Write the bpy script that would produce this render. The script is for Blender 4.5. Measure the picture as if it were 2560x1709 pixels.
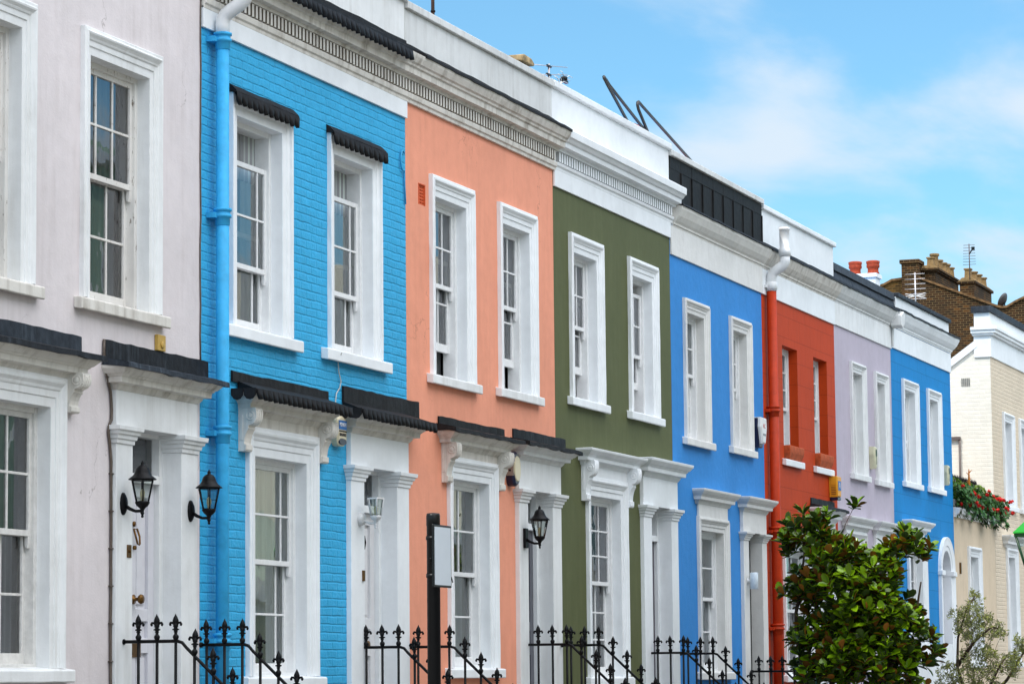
import bpy, bmesh, math, random
from mathutils import Vector, Matrix, noise as mnoise
for o in list(bpy.data.objects): bpy.data.objects.remove(o, do_unlink=True)
S = bpy.context.scene
COL = S.collection
EYE = 1.65                      # camera height above the street; heights below are given from eye level
R = random.Random(7)
rad = math.radians

# ------------------------------------------------------------------ camera
cam = bpy.data.cameras.new('camera'); camo = bpy.data.objects.new('camera', cam); COL.objects.link(camo)
F, PIT, ROL, PSI = 7664.76, 0.108891, -0.0098678, 0.3449961
fw = Vector((math.cos(PSI)*math.cos(PIT), math.sin(PSI)*math.cos(PIT), math.sin(PIT)))
r0 = Vector((math.sin(PSI), -math.cos(PSI), 0)); u0_ = r0.cross(fw)
rt = r0*math.cos(ROL) + u0_*math.sin(ROL); up = -r0*math.sin(ROL) + u0_*math.cos(ROL)
m3 = Matrix((rt, up, -fw)).transposed()
camo.matrix_world = Matrix.Translation((0, -11, EYE)) @ m3.to_4x4()
cam.sensor_width = 36; cam.sensor_fit = 'HORIZONTAL'; cam.lens = F/2560*36
cam.clip_start = .5; cam.clip_end = 3000
S.camera = camo

# ------------------------------------------------------------------ sun and sky
SUN_EL, SUN_AZ = rad(50), math.atan2(-.62, .33)      # azimuth measured from +Y towards +X
sd = Vector((math.sin(SUN_AZ)*math.cos(SUN_EL), math.cos(SUN_AZ)*math.cos(SUN_EL), math.sin(SUN_EL)))
sun = bpy.data.lights.new('sun', 'SUN'); sun.energy = 2.6; sun.angle = rad(.5); sun.color = (1, .93, .82)
suno = bpy.data.objects.new('sun', sun); COL.objects.link(suno)
suno.rotation_euler = (-sd).to_track_quat('-Z', 'Y').to_euler()
suno.location = (0, 0, 60)
SKY_STRENGTH = .12
W = bpy.data.worlds.new('World'); S.world = W; W.use_nodes = True
nt = W.node_tree; nt.nodes.clear()
def N(t, **k):
    n = nt.nodes.new(t)
    for a, b in k.items(): setattr(n, a, b)
    return n
L = lambda a, b: nt.links.new(a, b)
wo = N('ShaderNodeOutputWorld'); bg = N('ShaderNodeBackground'); bg.inputs[1].default_value = SKY_STRENGTH
sky = N('ShaderNodeTexSky', sky_type='NISHITA'); sky.sun_disc = False; sky.sun_elevation = SUN_EL; sky.sun_rotation = SUN_AZ
sky.altitude = 50; sky.air_density = 1.0; sky.dust_density = .6; sky.ozone_density = 2.0
tc = N('ShaderNodeTexCoord')
hs = N('ShaderNodeHueSaturation'); hs.inputs['Saturation'].default_value = .97; hs.inputs['Hue'].default_value = .5
tint = N('ShaderNodeMix', data_type='RGBA', blend_type='MULTIPLY'); tint.inputs[0].default_value = 1; tint.inputs[7].default_value = (.80, 1.24, 1.36, 1)
L(sky.outputs[0], hs.inputs['Color']); L(hs.outputs[0], tint.inputs[6])
# cloud sheets seen along the view direction: planar projection of the direction vector
sx = N('ShaderNodeSeparateXYZ'); L(tc.outputs['Generated'], sx.inputs[0])
zz = N('ShaderNodeMath', operation='MAXIMUM'); zz.inputs[1].default_value = .02; L(sx.outputs[2], zz.inputs[0])
za = N('ShaderNodeMath', operation='ADD'); za.inputs[1].default_value = .06; L(zz.outputs[0], za.inputs[0])
dv = N('ShaderNodeVectorMath', operation='SCALE'); iv = N('ShaderNodeMath', operation='DIVIDE'); iv.inputs[0].default_value = 1
L(za.outputs[0], iv.inputs[1]); L(tc.outputs['Generated'], dv.inputs[0]); L(iv.outputs[0], dv.inputs['Scale'])
mp = N('ShaderNodeMapping'); L(dv.outputs[0], mp.inputs[0]); mp.inputs['Location'].default_value = (3.1, 1.7, 0); mp.inputs['Scale'].default_value = (.75, 1.5, 0)
n1 = N('ShaderNodeTexNoise'); n1.inputs['Scale'].default_value = 1.9; n1.inputs['Detail'].default_value = 8; n1.inputs['Roughness'].default_value = .54; n1.inputs['Distortion'].default_value = .25
L(mp.outputs[0], n1.inputs['Vector'])
cr = N('ShaderNodeValToRGB'); cr.color_ramp.elements[0].position = .40; cr.color_ramp.elements[1].position = .80
cr.color_ramp.interpolation = 'EASE'
# a bank of bright cloud, added out of view to brighten the house fronts
dp = N('ShaderNodeVectorMath', operation='DOT_PRODUCT'); L(tc.outputs['Generated'], dp.inputs[0]); dp.inputs[1].default_value = Vector((-.18, -.45, .88)).normalized()
fill_bank = N('ShaderNodeMapRange'); fill_bank.inputs[1].default_value = .42; fill_bank.inputs[2].default_value = .92; L(dp.outputs['Value'], fill_bank.inputs[0])
bk = N('ShaderNodeMath', operation='MULTIPLY_ADD'); L(fill_bank.outputs[0], bk.inputs[0]); bk.inputs[1].default_value = .36; L(n1.outputs[0], bk.inputs[2])
acc = bk.outputs[0]
def cloud(acc, d, wide, amt):                        # a soft heap of cloud round one direction of the sky
    q = N('ShaderNodeVectorMath', operation='DOT_PRODUCT'); L(tc.outputs['Generated'], q.inputs[0]); q.inputs[1].default_value = Vector(d).normalized()
    r = N('ShaderNodeMapRange', interpolation_type='SMOOTHSTEP'); r.inputs[1].default_value = math.cos(rad(wide)); r.inputs[2].default_value = 1; L(q.outputs['Value'], r.inputs[0])
    k = N('ShaderNodeMath', operation='MULTIPLY_ADD'); L(r.outputs[0], k.inputs[0]); k.inputs[1].default_value = amt; L(acc, k.inputs[2]); return k.outputs[0]
acc = cloud(acc, (0.9560, 0.2301, 0.1819), 2.2, 0.065)
acc = cloud(acc, (0.9671, 0.1869, 0.1728), 2.3, 0.108)
acc = cloud(acc, (0.9491, 0.2618, 0.1751), 1.6, 0.036)
acc = cloud(acc, (0.9676, 0.2141, 0.1341), 1.3, 0.086)
acc = cloud(acc, (0.9733, 0.1852, 0.1358), 1.5, 0.115)
acc = cloud(acc, (0.9592, 0.2381, 0.1527), 1.2, -0.080)
acc = cloud(acc, (0.9692, 0.1943, 0.1514), 0.9, -0.048)
acc = cloud(acc, (0.9250, 0.3148, 0.2129), 3.5, -0.096)
acc = cloud(acc, (0.9547, 0.2093, 0.2115), 2.2, -0.096)
acc = cloud(acc, (0.9433, 0.2942, 0.1539), 1.5, -0.048)
L(acc, cr.inputs[0])
ccol = N('ShaderNodeMix', data_type='RGBA'); L(fill_bank.outputs[0], ccol.inputs[0]); ccol.inputs[6].default_value = (5.5, 6.5, 7.5, 1); ccol.inputs[7].default_value = (25.0, 25.6, 26.8, 1)
cm = N('ShaderNodeMix', data_type='RGBA'); L(cr.outputs[0], cm.inputs[0]); L(tint.outputs[2], cm.inputs[6]); L(ccol.outputs[2], cm.inputs[7])
L(cm.outputs[2], bg.inputs[0]); L(bg.outputs[0], wo.inputs[0])
S.view_settings.view_transform = 'Standard'; S.view_settings.look = 'None'; S.view_settings.gamma = 1
S.view_settings.use_curve_mapping = False
S.view_settings.exposure = .14
S.render.engine = 'CYCLES'
S.cycles.max_bounces = 8; S.cycles.transparent_max_bounces = 24; S.cycles.glossy_bounces = 4

# ------------------------------------------------------------------ materials
MATS = {}
class NB:                                           # tiny node helper
    def __init__(s, name):
        s.m = bpy.data.materials.new(name); s.m.use_nodes = True; s.t = s.m.node_tree; s.t.nodes.clear()
        s.out = s.n('ShaderNodeOutputMaterial')
    def n(s, t, **k):
        x = s.t.nodes.new(t)
        for a, b in k.items(): setattr(x, a, b)
        return x
    def l(s, a, b): s.t.links.new(a, b)
    def math(s, op, a, b=None, c=None):
        x = s.n('ShaderNodeMath', operation=op)
        for i, q in enumerate((a, b, c)):
            if q is None: continue
            if isinstance(q, (int, float)): x.inputs[i].default_value = q
            else: s.l(q, x.inputs[i])
        return x.outputs[0]
    def noise(s, vec, scale, detail=4, rough=.5, dist=0):
        x = s.n('ShaderNodeTexNoise'); x.inputs['Scale'].default_value = scale; x.inputs['Detail'].default_value = detail
        x.inputs['Roughness'].default_value = rough; x.inputs['Distortion'].default_value = dist
        s.l(vec, x.inputs['Vector']); return x.outputs[0]
    def ramp(s, fac, a, b, ca=(0, 0, 0, 1), cb=(1, 1, 1, 1)):
        x = s.n('ShaderNodeValToRGB'); e = x.color_ramp.elements
        e[0].position = a; e[1].position = b; e[0].color = ca; e[1].color = cb
        s.l(fac, x.inputs[0]); return x.outputs[0]
    def mix(s, fac, a, b, bt='MIX'):
        x = s.n('ShaderNodeMix', data_type='RGBA', blend_type=bt)
        for i, q in ((0, fac), (6, a), (7, b)):
            if isinstance(q, (int, float)): x.inputs[i].default_value = q
            elif isinstance(q, tuple): x.inputs[i].default_value = (*q[:3], 1)
            else: s.l(q, x.inputs[i])
        return x.outputs[2]
    def mapped(s, vec, scale, loc=(0, 0, 0)):
        x = s.n('ShaderNodeMapping'); x.inputs['Scale'].default_value = scale; x.inputs['Location'].default_value = loc
        s.l(vec, x.inputs[0]); return x.outputs[0]
    def obj(s): return s.n('ShaderNodeTexCoord').outputs['Object']
    def bump(s, h, strength, dist, prev=None):
        x = s.n('ShaderNodeBump'); x.inputs['Strength'].default_value = strength; x.inputs['Distance'].default_value = dist
        s.l(h, x.inputs['Height'])
        if prev is not None: s.l(prev, x.inputs['Normal'])
        return x.outputs[0]
    def bsdf(s, col, rough=.6, spec=.35, normal=None, metal=0, coat=0):
        b = s.n('ShaderNodeBsdfPrincipled')
        if isinstance(col, tuple): b.inputs['Base Color'].default_value = (*col[:3], 1)
        else: s.l(col, b.inputs['Base Color'])
        if isinstance(rough, (int, float)): b.inputs['Roughness'].default_value = rough
        else: s.l(rough, b.inputs['Roughness'])
        b.inputs['Specular IOR Level'].default_value = spec; b.inputs['Metallic'].default_value = metal
        if coat: b.inputs['Coat Weight'].default_value = coat; b.inputs['Coat Roughness'].default_value = .15
        if normal is not None: s.l(normal, b.inputs['Normal'])
        s.l(b.outputs[0], s.out.inputs[0]); return b

def wall_uv(B):                                     # (x or y, z) so that courses run level on every wall
    o = B.obj(); sp = B.n('ShaderNodeSeparateXYZ'); B.l(o, sp.inputs[0])
    g = B.n('ShaderNodeNewGeometry'); sn = B.n('ShaderNodeSeparateXYZ'); B.l(g.outputs['True Normal'], sn.inputs[0])
    side = B.math('GREATER_THAN', B.math('ABSOLUTE', sn.outputs[0]), .7)
    u = B.math('ADD', B.math('MULTIPLY', sp.outputs[0], B.math('SUBTRACT', 1, side)), B.math('MULTIPLY', sp.outputs[1], side))
    c = B.n('ShaderNodeCombineXYZ'); B.l(u, c.inputs[0]); B.l(sp.outputs[2], c.inputs[1])
    return c.outputs[0], o

def brick(B, vec, w, h, mortar, smooth=.3, wob=.006, wsc=9):
    nz = B.n('ShaderNodeTexNoise'); nz.inputs['Scale'].default_value = wsc; nz.inputs['Detail'].default_value = 3; B.l(vec, nz.inputs['Vector'])
    d = B.n('ShaderNodeVectorMath', operation='SUBTRACT'); B.l(nz.outputs['Color'], d.inputs[0]); d.inputs[1].default_value = (.5, .5, .5)
    k = B.n('ShaderNodeVectorMath', operation='SCALE'); B.l(d.outputs[0], k.inputs[0]); k.inputs['Scale'].default_value = wob*2
    a = B.n('ShaderNodeVectorMath', operation='ADD'); B.l(vec, a.inputs[0]); B.l(k.outputs[0], a.inputs[1])
    t = B.n('ShaderNodeTexBrick'); B.l(a.outputs[0], t.inputs['Vector'])
    t.inputs['Scale'].default_value = 1; t.inputs['Brick Width'].default_value = w; t.inputs['Row Height'].default_value = h
    t.inputs['Mortar Size'].default_value = mortar; t.inputs['Mortar Smooth'].default_value = smooth
    t.inputs['Color1'].default_value = (0, 0, 0, 1); t.inputs['Color2'].default_value = (1, 1, 1, 1); t.inputs['Mortar'].default_value = (.5, .5, .5, 1)
    return t

def paint(name, col, rough=.55, dirt=.25, grime=(.16, .14, .11), grain=.25, kind=None, spec=.12, cracks=0, bk=.66):
    if name in MATS: return MATS[name]
    B = NB(name); uv, o = wall_uv(B)
    big = B.noise(o, .9, 5, .55); fine = B.noise(o, 55, 3, .6); med = B.noise(o, 7, 4, .55)
    v = B.ramp(big, .25, .75, (.89, .89, .885, 1), (1.06, 1.06, 1.06, 1))
    c = B.mix(1, col, v, 'MULTIPLY')
    v2 = B.ramp(med, .3, .72, (.955, .955, .955, 1), (1.03, 1.03, 1.03, 1)); c = B.mix(1, c, v2, 'MULTIPLY')
    if dirt:
        st = B.noise(B.mapped(o, (5.5, 5.5, .42)), 1.6, 6, .62)
        blot = B.noise(o, 2.1, 6, .65)
        f = B.math('MULTIPLY', B.ramp(st, .46, .74), B.ramp(blot, .33, .68))
        c = B.mix(B.math('MULTIPLY', f, dirt), c, grime)
    nrm = None
    if kind == 'brick':
        t = brick(B, uv, .228, .0765, .012, .8, .011, 5)
        gap = t.outputs['Fac']
        lump = B.noise(o, 17, 4, .6)
        per = B.ramp(t.outputs['Color'], 0, 1, (.965, .965, .965, 1), (1.03, 1.03, 1.03, 1)); c = B.mix(1, c, per, 'MULTIPLY')
        ck = B.math('MULTIPLY', B.ramp(gap, .75, .98), B.ramp(B.noise(B.mapped(o, (1, 1, 2.2)), 3.3, 6, .75), .56, .64))
        c = B.mix(B.math('MULTIPLY', ck, cracks or .5), c, (col[0]*.25, col[1]*.3, col[2]*.35))
        fill = B.ramp(B.noise(o, 2.6, 4, .6), .32, .6, (.25, .25, .25, 1), (1, 1, 1, 1))
        h = B.math('ADD', B.math('MULTIPLY', B.math('MULTIPLY', gap, fill), -1.0), B.math('MULTIPLY', lump, 1.0))
        h = B.math('ADD', h, B.math('MULTIPLY', t.outputs['Color'], .35))
        h = B.math('ADD', h, B.math('MULTIPLY', B.noise(o, 45, 4, .65), .25))
        nrm = B.bump(h, .9*bk, .018)
        nrm = B.bump(fine, .25, .003, nrm)
    else:
        if kind == 'ashlar':
            t = brick(B, uv, .62, .305, .0055, .1, .002, 4)
            c = B.mix(B.math('MULTIPLY', t.outputs['Fac'], .34), c, (col[0]*.3, col[1]*.3, col[2]*.3))
            nrm = B.bump(B.math('MULTIPLY', t.outputs['Fac'], -1), .5, .006)
        nrm = B.bump(med, grain, .010, nrm); nrm = B.bump(fine, grain, .0035, nrm)
    if cracks and kind != 'brick':
        vo = B.n('ShaderNodeTexVoronoi', feature='DISTANCE_TO_EDGE'); vo.inputs['Scale'].default_value = .75
        nn = B.n('ShaderNodeTexNoise'); nn.inputs['Scale'].default_value = 3; nn.inputs['Detail'].default_value = 6; B.l(o, nn.inputs['Vector'])
        ad = B.n('ShaderNodeVectorMath', operation='ADD'); B.l(o, ad.inputs[0]); B.l(nn.outputs['Color'], ad.inputs[1]); B.l(ad.outputs[0], vo.inputs['Vector'])
        line = B.math('LESS_THAN', vo.outputs['Distance'], .004)
        line = B.math('MULTIPLY', line, B.ramp(B.noise(o, .8, 2), .55, .62))
        c = B.mix(B.math('MULTIPLY', line, cracks), c, (col[0]*.4, col[1]*.38, col[2]*.36))
    B.bsdf(c, rough, spec, nrm)
    MATS[name] = B.m; return B.m

def plain(name, col, rough=.5, metal=0, spec=.5, var=.1, bump=.15, scale=30, coat=0):
    if name in MATS: return MATS[name]
    B = NB(name); o = B.obj(); n = B.noise(o, scale, 4, .6)
    c = B.mix(1, col, B.ramp(n, .3, .7, (1-var,)*3+(1,), (1+var,)*3+(1,)), 'MULTIPLY')
    B.bsdf(c, rough, spec, B.bump(n, bump, .004) if bump else None, metal, coat)
    MATS[name] = B.m; return B.m

def lead(name, col=(.045, .046, .05), pale=(.2, .23, .27)):
    if name in MATS: return MATS[name]
    B = NB(name); o = B.obj()
    st = B.noise(B.mapped(o, (14, 14, 1.4)), 1.5, 5, .6); big = B.noise(o, 1.7, 4, .6); n = B.noise(o, 12, 4, .6)
    f = B.math('MULTIPLY', B.ramp(st, .5, .75), B.ramp(big, .4, .7))
    c = B.mix(B.math('MULTIPLY', f, .55), col, pale)
    c = B.mix(1, c, B.ramp(n, .3, .7, (.7, .7, .7, 1), (1.3, 1.3, 1.3, 1)), 'MULTIPLY')
    B.bsdf(c, .6, .12, B.bump(n, .5, .012), 0)
    MATS[name] = B.m; return B.m

def glass(name, tint=(.9, .95, .95), ior=1.75):
    if name in MATS: return MATS[name]
    B = NB(name); tr = B.n('ShaderNodeBsdfTransparent'); tr.inputs[0].default_value = (*tint, 1)
    gl = B.n('ShaderNodeBsdfGlossy'); gl.inputs['Roughness'].default_value = .0; gl.inputs[0].default_value = (.95, .97, 1, 1)
    o = B.obj(); nb = B.bump(B.noise(o, 2.6, 2, .5), .10, .02); B.l(nb, gl.inputs['Normal'])
    fr = B.n('ShaderNodeFresnel'); fr.inputs['IOR'].default_value = ior
    mx = B.n('ShaderNodeMixShader'); B.l(fr.outputs[0], mx.inputs[0]); B.l(tr.outputs[0], mx.inputs[1]); B.l(gl.outputs[0], mx.inputs[2])
    B.l(mx.outputs[0], B.out.inputs[0]); MATS[name] = B.m; return B.m

def peeling(name, col=(.72, .70, .67)):
    if name in MATS: return MATS[name]
    B = NB(name); o = B.obj(); n = B.noise(B.mapped(o, (16, 16, 4)), 2.4, 7, .7); m = B.ramp(n, .61, .645)
    c = B.mix(m, col, (.17, .13, .10)); c = B.mix(B.math('MULTIPLY', B.ramp(B.noise(o, 3, 5), .4, .7), .3), c, (.35, .31, .27))
    B.bsdf(c, .6, .3, B.bump(n, .5, .006)); MATS[name] = B.m; return B.m

def stock_brick(name, mortar=(.20, .135, .062), dark=(.008, .005, .004), mid=(.032, .014, .005), warm=(.135, .05, .008)):
    if name in MATS: return MATS[name]
    B = NB(name); uv, o = wall_uv(B)
    t = brick(B, uv, .155, .058, .0058, .1, .003, 9)
    rnd = t.outputs['Color']; e = B.n('ShaderNodeValToRGB'); cr_ = e.color_ramp
    cr_.elements[0].position = 0; cr_.elements[0].color = (*dark, 1); cr_.elements[1].position = 1; cr_.elements[1].color = (*warm, 1)
    q = cr_.elements.new(.45); q.color = (*mid, 1); q = cr_.elements.new(.75); q.color = (mid[0]*1.7, mid[1]*1.6, mid[2]*1.5, 1)
    B.l(B.math('ADD', B.math('MULTIPLY', rnd, .75), B.math('MULTIPLY', B.noise(o, 1.3, 3), .3)), e.inputs[0])
    c = B.mix(t.outputs['Fac'], e.outputs[0], mortar)
    soot_shade = B.ramp(B.noise(o, 1.1, 5, .6), .45, .7); c = B.mix(B.math('MULTIPLY', soot_shade, .85), c, (.03, .02, .012))
    h = B.math('ADD', B.math('MULTIPLY', t.outputs['Fac'], -1), B.math('MULTIPLY', B.noise(o, 40, 3), .5))
    B.bsdf(c, .85, .2, B.bump(h, .7, .01)); MATS[name] = B.m; return B.m

WHITE = paint('clean white masonry paint', (.83, .855, .88), .5, .07, grain=.22)
WHITE1 = paint('aged white masonry paint', (.79, .80, .805), .55, .4, (.30, .27, .22), grain=.3)
CREAMY = paint('grimy cream stucco paint', (.71, .68, .63), .6, .95, (.2, .16, .115), grain=.35)
GREYW = paint('weathered parapet render', (.68, .69, .69), .6, .55, (.26, .24, .21), grain=.3)
WOOD = plain('white gloss joinery', (.78, .785, .79), .35, 0, .5, .05, .06, 20)
PEEL = peeling('peeling white joinery')
DIRTYWOOD = plain('greying white joinery', (.66, .645, .62), .45, 0, .4, .12, .12, 14)
LEAD = lead('dark lead sheet', (.017, .018, .021), (.10, .12, .145)); LEAD2 = lead('pale streaked lead sheet', (.03, .036, .046), (.20, .25, .31))
FELT = lead('black felt flashing', (.016, .015, .0155), (.05, .053, .062))
BLACK = plain('black painted iron', (.005, .005, .0058), .42, 0, .14, .3, .3, 60)
BLACKP = plain('black powder coat', (.0055, .0055, .006), .34, 0, .28, .1, .05, 20)
BRASS = plain('tarnished brass', (.15, .075, .02), .4, .8, .5, .35, .2, 40)
GLASS = glass('window glass', (.95, .97, .97), 2.15); GLASS_LAMP = glass('lamp glass', (.82, .86, .84), 1.45)
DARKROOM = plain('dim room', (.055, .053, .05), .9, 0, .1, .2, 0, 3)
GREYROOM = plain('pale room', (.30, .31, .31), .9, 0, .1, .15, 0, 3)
TERRA = plain('terracotta', (.33, .045, .016), .7, 0, .3, .25, .4, 25)
POT = plain('buff chimney clay', (.24, .155, .07), .8, 0, .2, .3, .5, 12)
STONE = plain('weathered stone', (.33, .24, .13), .85, 0, .2, .55, .6, 9)
ALU = plain('aluminium', (.55, .53, .55), .4, .7, .5, .1, 0, 20)
CABLE = plain('brown cable', (.10, .075, .06), .5, 0, .4, .2, 0, 20)
def curtain_mat(name, col):
    if name in MATS: return MATS[name]
    B = NB(name); o = B.obj()
    n = B.noise(B.mapped(o, (22, 22, .3)), 1, 3)
    c = B.mix(1, col, B.ramp(n, .3, .7, (.8, .8, .8, 1), (1.1, 1.1, 1.1, 1)), 'MULTIPLY')
    B.bsdf(c, .9, .1); MATS[name] = B.m; return B.m

# ------------------------------------------------------------------ mesh building
class MB:
    def __init__(s): s.v = []; s.f = []; s.smooth = []
    def add(s, vs, fs, sm=False):
        b = len(s.v); s.v += [tuple(p) for p in vs]; s.f += [tuple(i+b for i in f) for f in fs]; s.smooth += [sm]*len(fs); return s
    def quad(s, a, b, c, d): return s.add([a, b, c, d], [(0, 1, 2, 3)])
    def box(s, x0, x1, y0, y1, z0, z1):
        v = [(x0, y0, z0), (x1, y0, z0), (x1, y1, z0), (x0, y1, z0), (x0, y0, z1), (x1, y0, z1), (x1, y1, z1), (x0, y1, z1)]
        return s.add(v, [(0, 3, 2, 1), (4, 5, 6, 7), (0, 1, 5, 4), (1, 2, 6, 5), (2, 3, 7, 6), (3, 0, 4, 7)])
    def extrude_x(s, poly, x0, x1, nx=1, jit=0):    # poly of (y, z), counter-clockwise or not
        n = len(poly); vs = []
        for k in range(nx+1):
            x = x0 + (x1-x0)*k/nx; dz = R.uniform(-jit, jit); dy = R.uniform(-jit, jit)
            vs += [(x, y+dy, z+dz) for y, z in poly]
        fs = [(k*n+i, k*n+(i+1) % n, (k+1)*n+(i+1) % n, (k+1)*n+i) for k in range(nx) for i in range(n)]
        fs += [tuple(range(n-1, -1, -1)), tuple(nx*n+i for i in range(n))]
        return s.add(vs, fs)
    def extrude_y(s, poly, y0, y1):                 # poly of (x, z)
        n = len(poly); vs = [(x, y0, z) for x, z in poly] + [(x, y1, z) for x, z in poly]
        fs = [(i, (i+1) % n, n+(i+1) % n, n+i) for i in range(n)] + [tuple(range(n-1, -1, -1)), tuple(n+i for i in range(n))]
        return s.add(vs, fs)
    def surround(s, x0, x1, zb, z1, prof, hk=1.0):   # prof of (outward, protrusion); swept up a jamb, over the head, down
        n = max(2, int((z1-zb)/.22)); mx = max(w for w, p in prof); vs = []; m = 2*n+2
        for w, p in prof:
            a = .0035 if w > .6*mx > 0 else (.0015 if w > 0 else 0)
            col = [(-1, zb+(z1-zb)*k/n) for k in range(n)] + [(-1, z1+w*hk), (1, z1+w*hk)] + [(1, z1-(z1-zb)*k/n) for k in range(1, n+1)]
            for sd_, z in col: vs.append((x0-w+R.uniform(-a, a) if sd_ < 0 else x1+w+R.uniform(-a, a), -p-(R.uniform(0, a) if p > 0 else 0), z+(R.uniform(-a, a) if z > z1 else 0)))
        fs = [(i*m+k, i*m+k+1, (i+1)*m+k+1, (i+1)*m+k) for i in range(len(prof)-1) for k in range(m-1)]
        return s.add(vs, fs)
    def hood(s, x0, x1, pb, prof, nx=1):            # prof of (protrusion, z), mitred round both ends
        vs = []; m = 3+nx
        for p, z in prof:
            vs.append((x0-p, 0, z))
            for k in range(nx+1): vs.append((x0-p+(x1-x0+2*p)*k/nx, -pb-p, z))
            vs.append((x1+p, 0, z))
        fs = [(i*m+k, i*m+k+1, (i+1)*m+k+1, (i+1)*m+k) for i in range(len(prof)-1) for k in range(m-1)]
        fs += [tuple(range(m-1, -1, -1)), tuple((len(prof)-1)*m+k for k in range(m))]
        return s.add(vs, fs)
    def tube(s, pts, r, n=8, cap=True, smooth=True):
        pts = [Vector(p) for p in pts]; rs = r if isinstance(r, (list, tuple)) else [r]*len(pts)
        vs = []; ref = None
        for i, p in enumerate(pts):
            d = (pts[min(i+1, len(pts)-1)] - pts[max(i-1, 0)]).normalized()
            if ref is None: ref = Vector((1, 0, 0)) if abs(d.x) < .8 else Vector((0, 1, 0))
            a = d.cross(ref).normalized(); b = d.cross(a); ref = -(d.cross(a)) if False else ref
            for k in range(n):
                t = 2*math.pi*k/n; vs.append(p + (a*math.cos(t) + b*math.sin(t))*rs[i])
        fs = [(i*n+k, i*n+(k+1) % n, (i+1)*n+(k+1) % n, (i+1)*n+k) for i in range(len(pts)-1) for k in range(n)]
        s.add(vs, fs, smooth)
        if cap:
            b = len(s.v)-len(vs); s.f += [tuple(b+k for k in range(n-1, -1, -1)), tuple(b+(len(pts)-1)*n+k for k in range(n))]; s.smooth += [False, False]
        return s
    def lathe(s, c, prof, n=12, axis='z', smooth=True, rot=0):
        vs = []
        for r, h in prof:
            for k in range(n):
                t = 2*math.pi*k/n + rot; a, b = r*math.cos(t), r*math.sin(t)
                vs.append({'z': (c[0]+a, c[1]+b, c[2]+h), 'y': (c[0]+a, c[1]+h, c[2]+b), 'x': (c[0]+h, c[1]+a, c[2]+b)}[axis])
        fs = [(i*n+k, i*n+(k+1) % n, (i+1)*n+(k+1) % n, (i+1)*n+k) for i in range(len(prof)-1) for k in range(n)]
        s.add(vs, fs, smooth)
        b = len(s.v)-len(vs)
        s.f += [tuple(b+k for k in range(n-1, -1, -1)), tuple(b+(len(prof)-1)*n+k for k in range(n))]; s.smooth += [False]*2
        return s
    def build(s, name, mat, parent=None, bevel=0, fix=True, seg=2):
        me = bpy.data.meshes.new(name); off = Vector((0, 0, -EYE))
        if parent is not None:
            q = parent
            while q is not None: off = off + q.location; q = q.parent
        me.from_pydata([(x-off[0], y-off[1], z-off[2]) for x, y, z in s.v], [], s.f)
        me.polygons.foreach_set('use_smooth', s.smooth)
        if fix:
            bm = bmesh.new(); bm.from_mesh(me); bmesh.ops.recalc_face_normals(bm, faces=bm.faces); bm.to_mesh(me); bm.free()
        for m in (mat if isinstance(mat, list) else [mat]): me.materials.append(m)
        o = bpy.data.objects.new(name, me); COL.objects.link(o)
        if parent is not None: o.parent = parent
        if bevel:
            b = o.modifiers.new('edge', 'BEVEL'); b.width = bevel; b.segments = seg; b.limit_method = 'ANGLE'; b.angle_limit = rad(35)
        return o

def thing(name, label, cat, loc, group=None):
    o = bpy.data.objects.new(name, None); COL.objects.link(o); o.location = loc; o.empty_display_size = .2
    o['label'] = label; o['category'] = cat
    if group: o['group'] = group
    return o
def tag(o, label, cat, group=None):
    o['label'] = label; o['category'] = cat
    if group: o['group'] = group
    return o
def copy_tree(o, parent=None):
    c = o.copy(); COL.objects.link(c); c.parent = parent
    for ch in list(o.children): copy_tree(ch, c)
    return c

# ------------------------------------------------------------------ windows and doors
def scallop(mb, x0, x1, y, zt, zb, period, flare=.02, th=.012, yt=None):   # lead skirt dressed into round drips
    n = max(2, round((x1-x0)/period)); k = 8; yt = y if yt is None else yt
    cols = []
    for i in range(n*k+1):
        t = (i/k) % 1; g = math.sin(math.pi*t); j = R.uniform(-.003, .003)
        drop = (zt-zb)*(.34 + .66*g**.8) + (R.uniform(-.006, .006) if i % k else 0)
        cols.append((x0+(x1-x0)*i/(n*k), drop, flare*g+j))
    vs = []
    for x, d, b in cols: vs += [(x, yt, zt), (x, y-.5*b, zt-.45*d), (x, y-b*1.1, zt-d), (x, y+th, zt-d), (x, yt+th, zt)]
    fs = []
    for i in range(len(cols)-1):
        for q in range(4): fs.append((i*5+q, i*5+q+1, (i+1)*5+q+1, (i+1)*5+q))
    mb.add(vs, fs, True)

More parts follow.
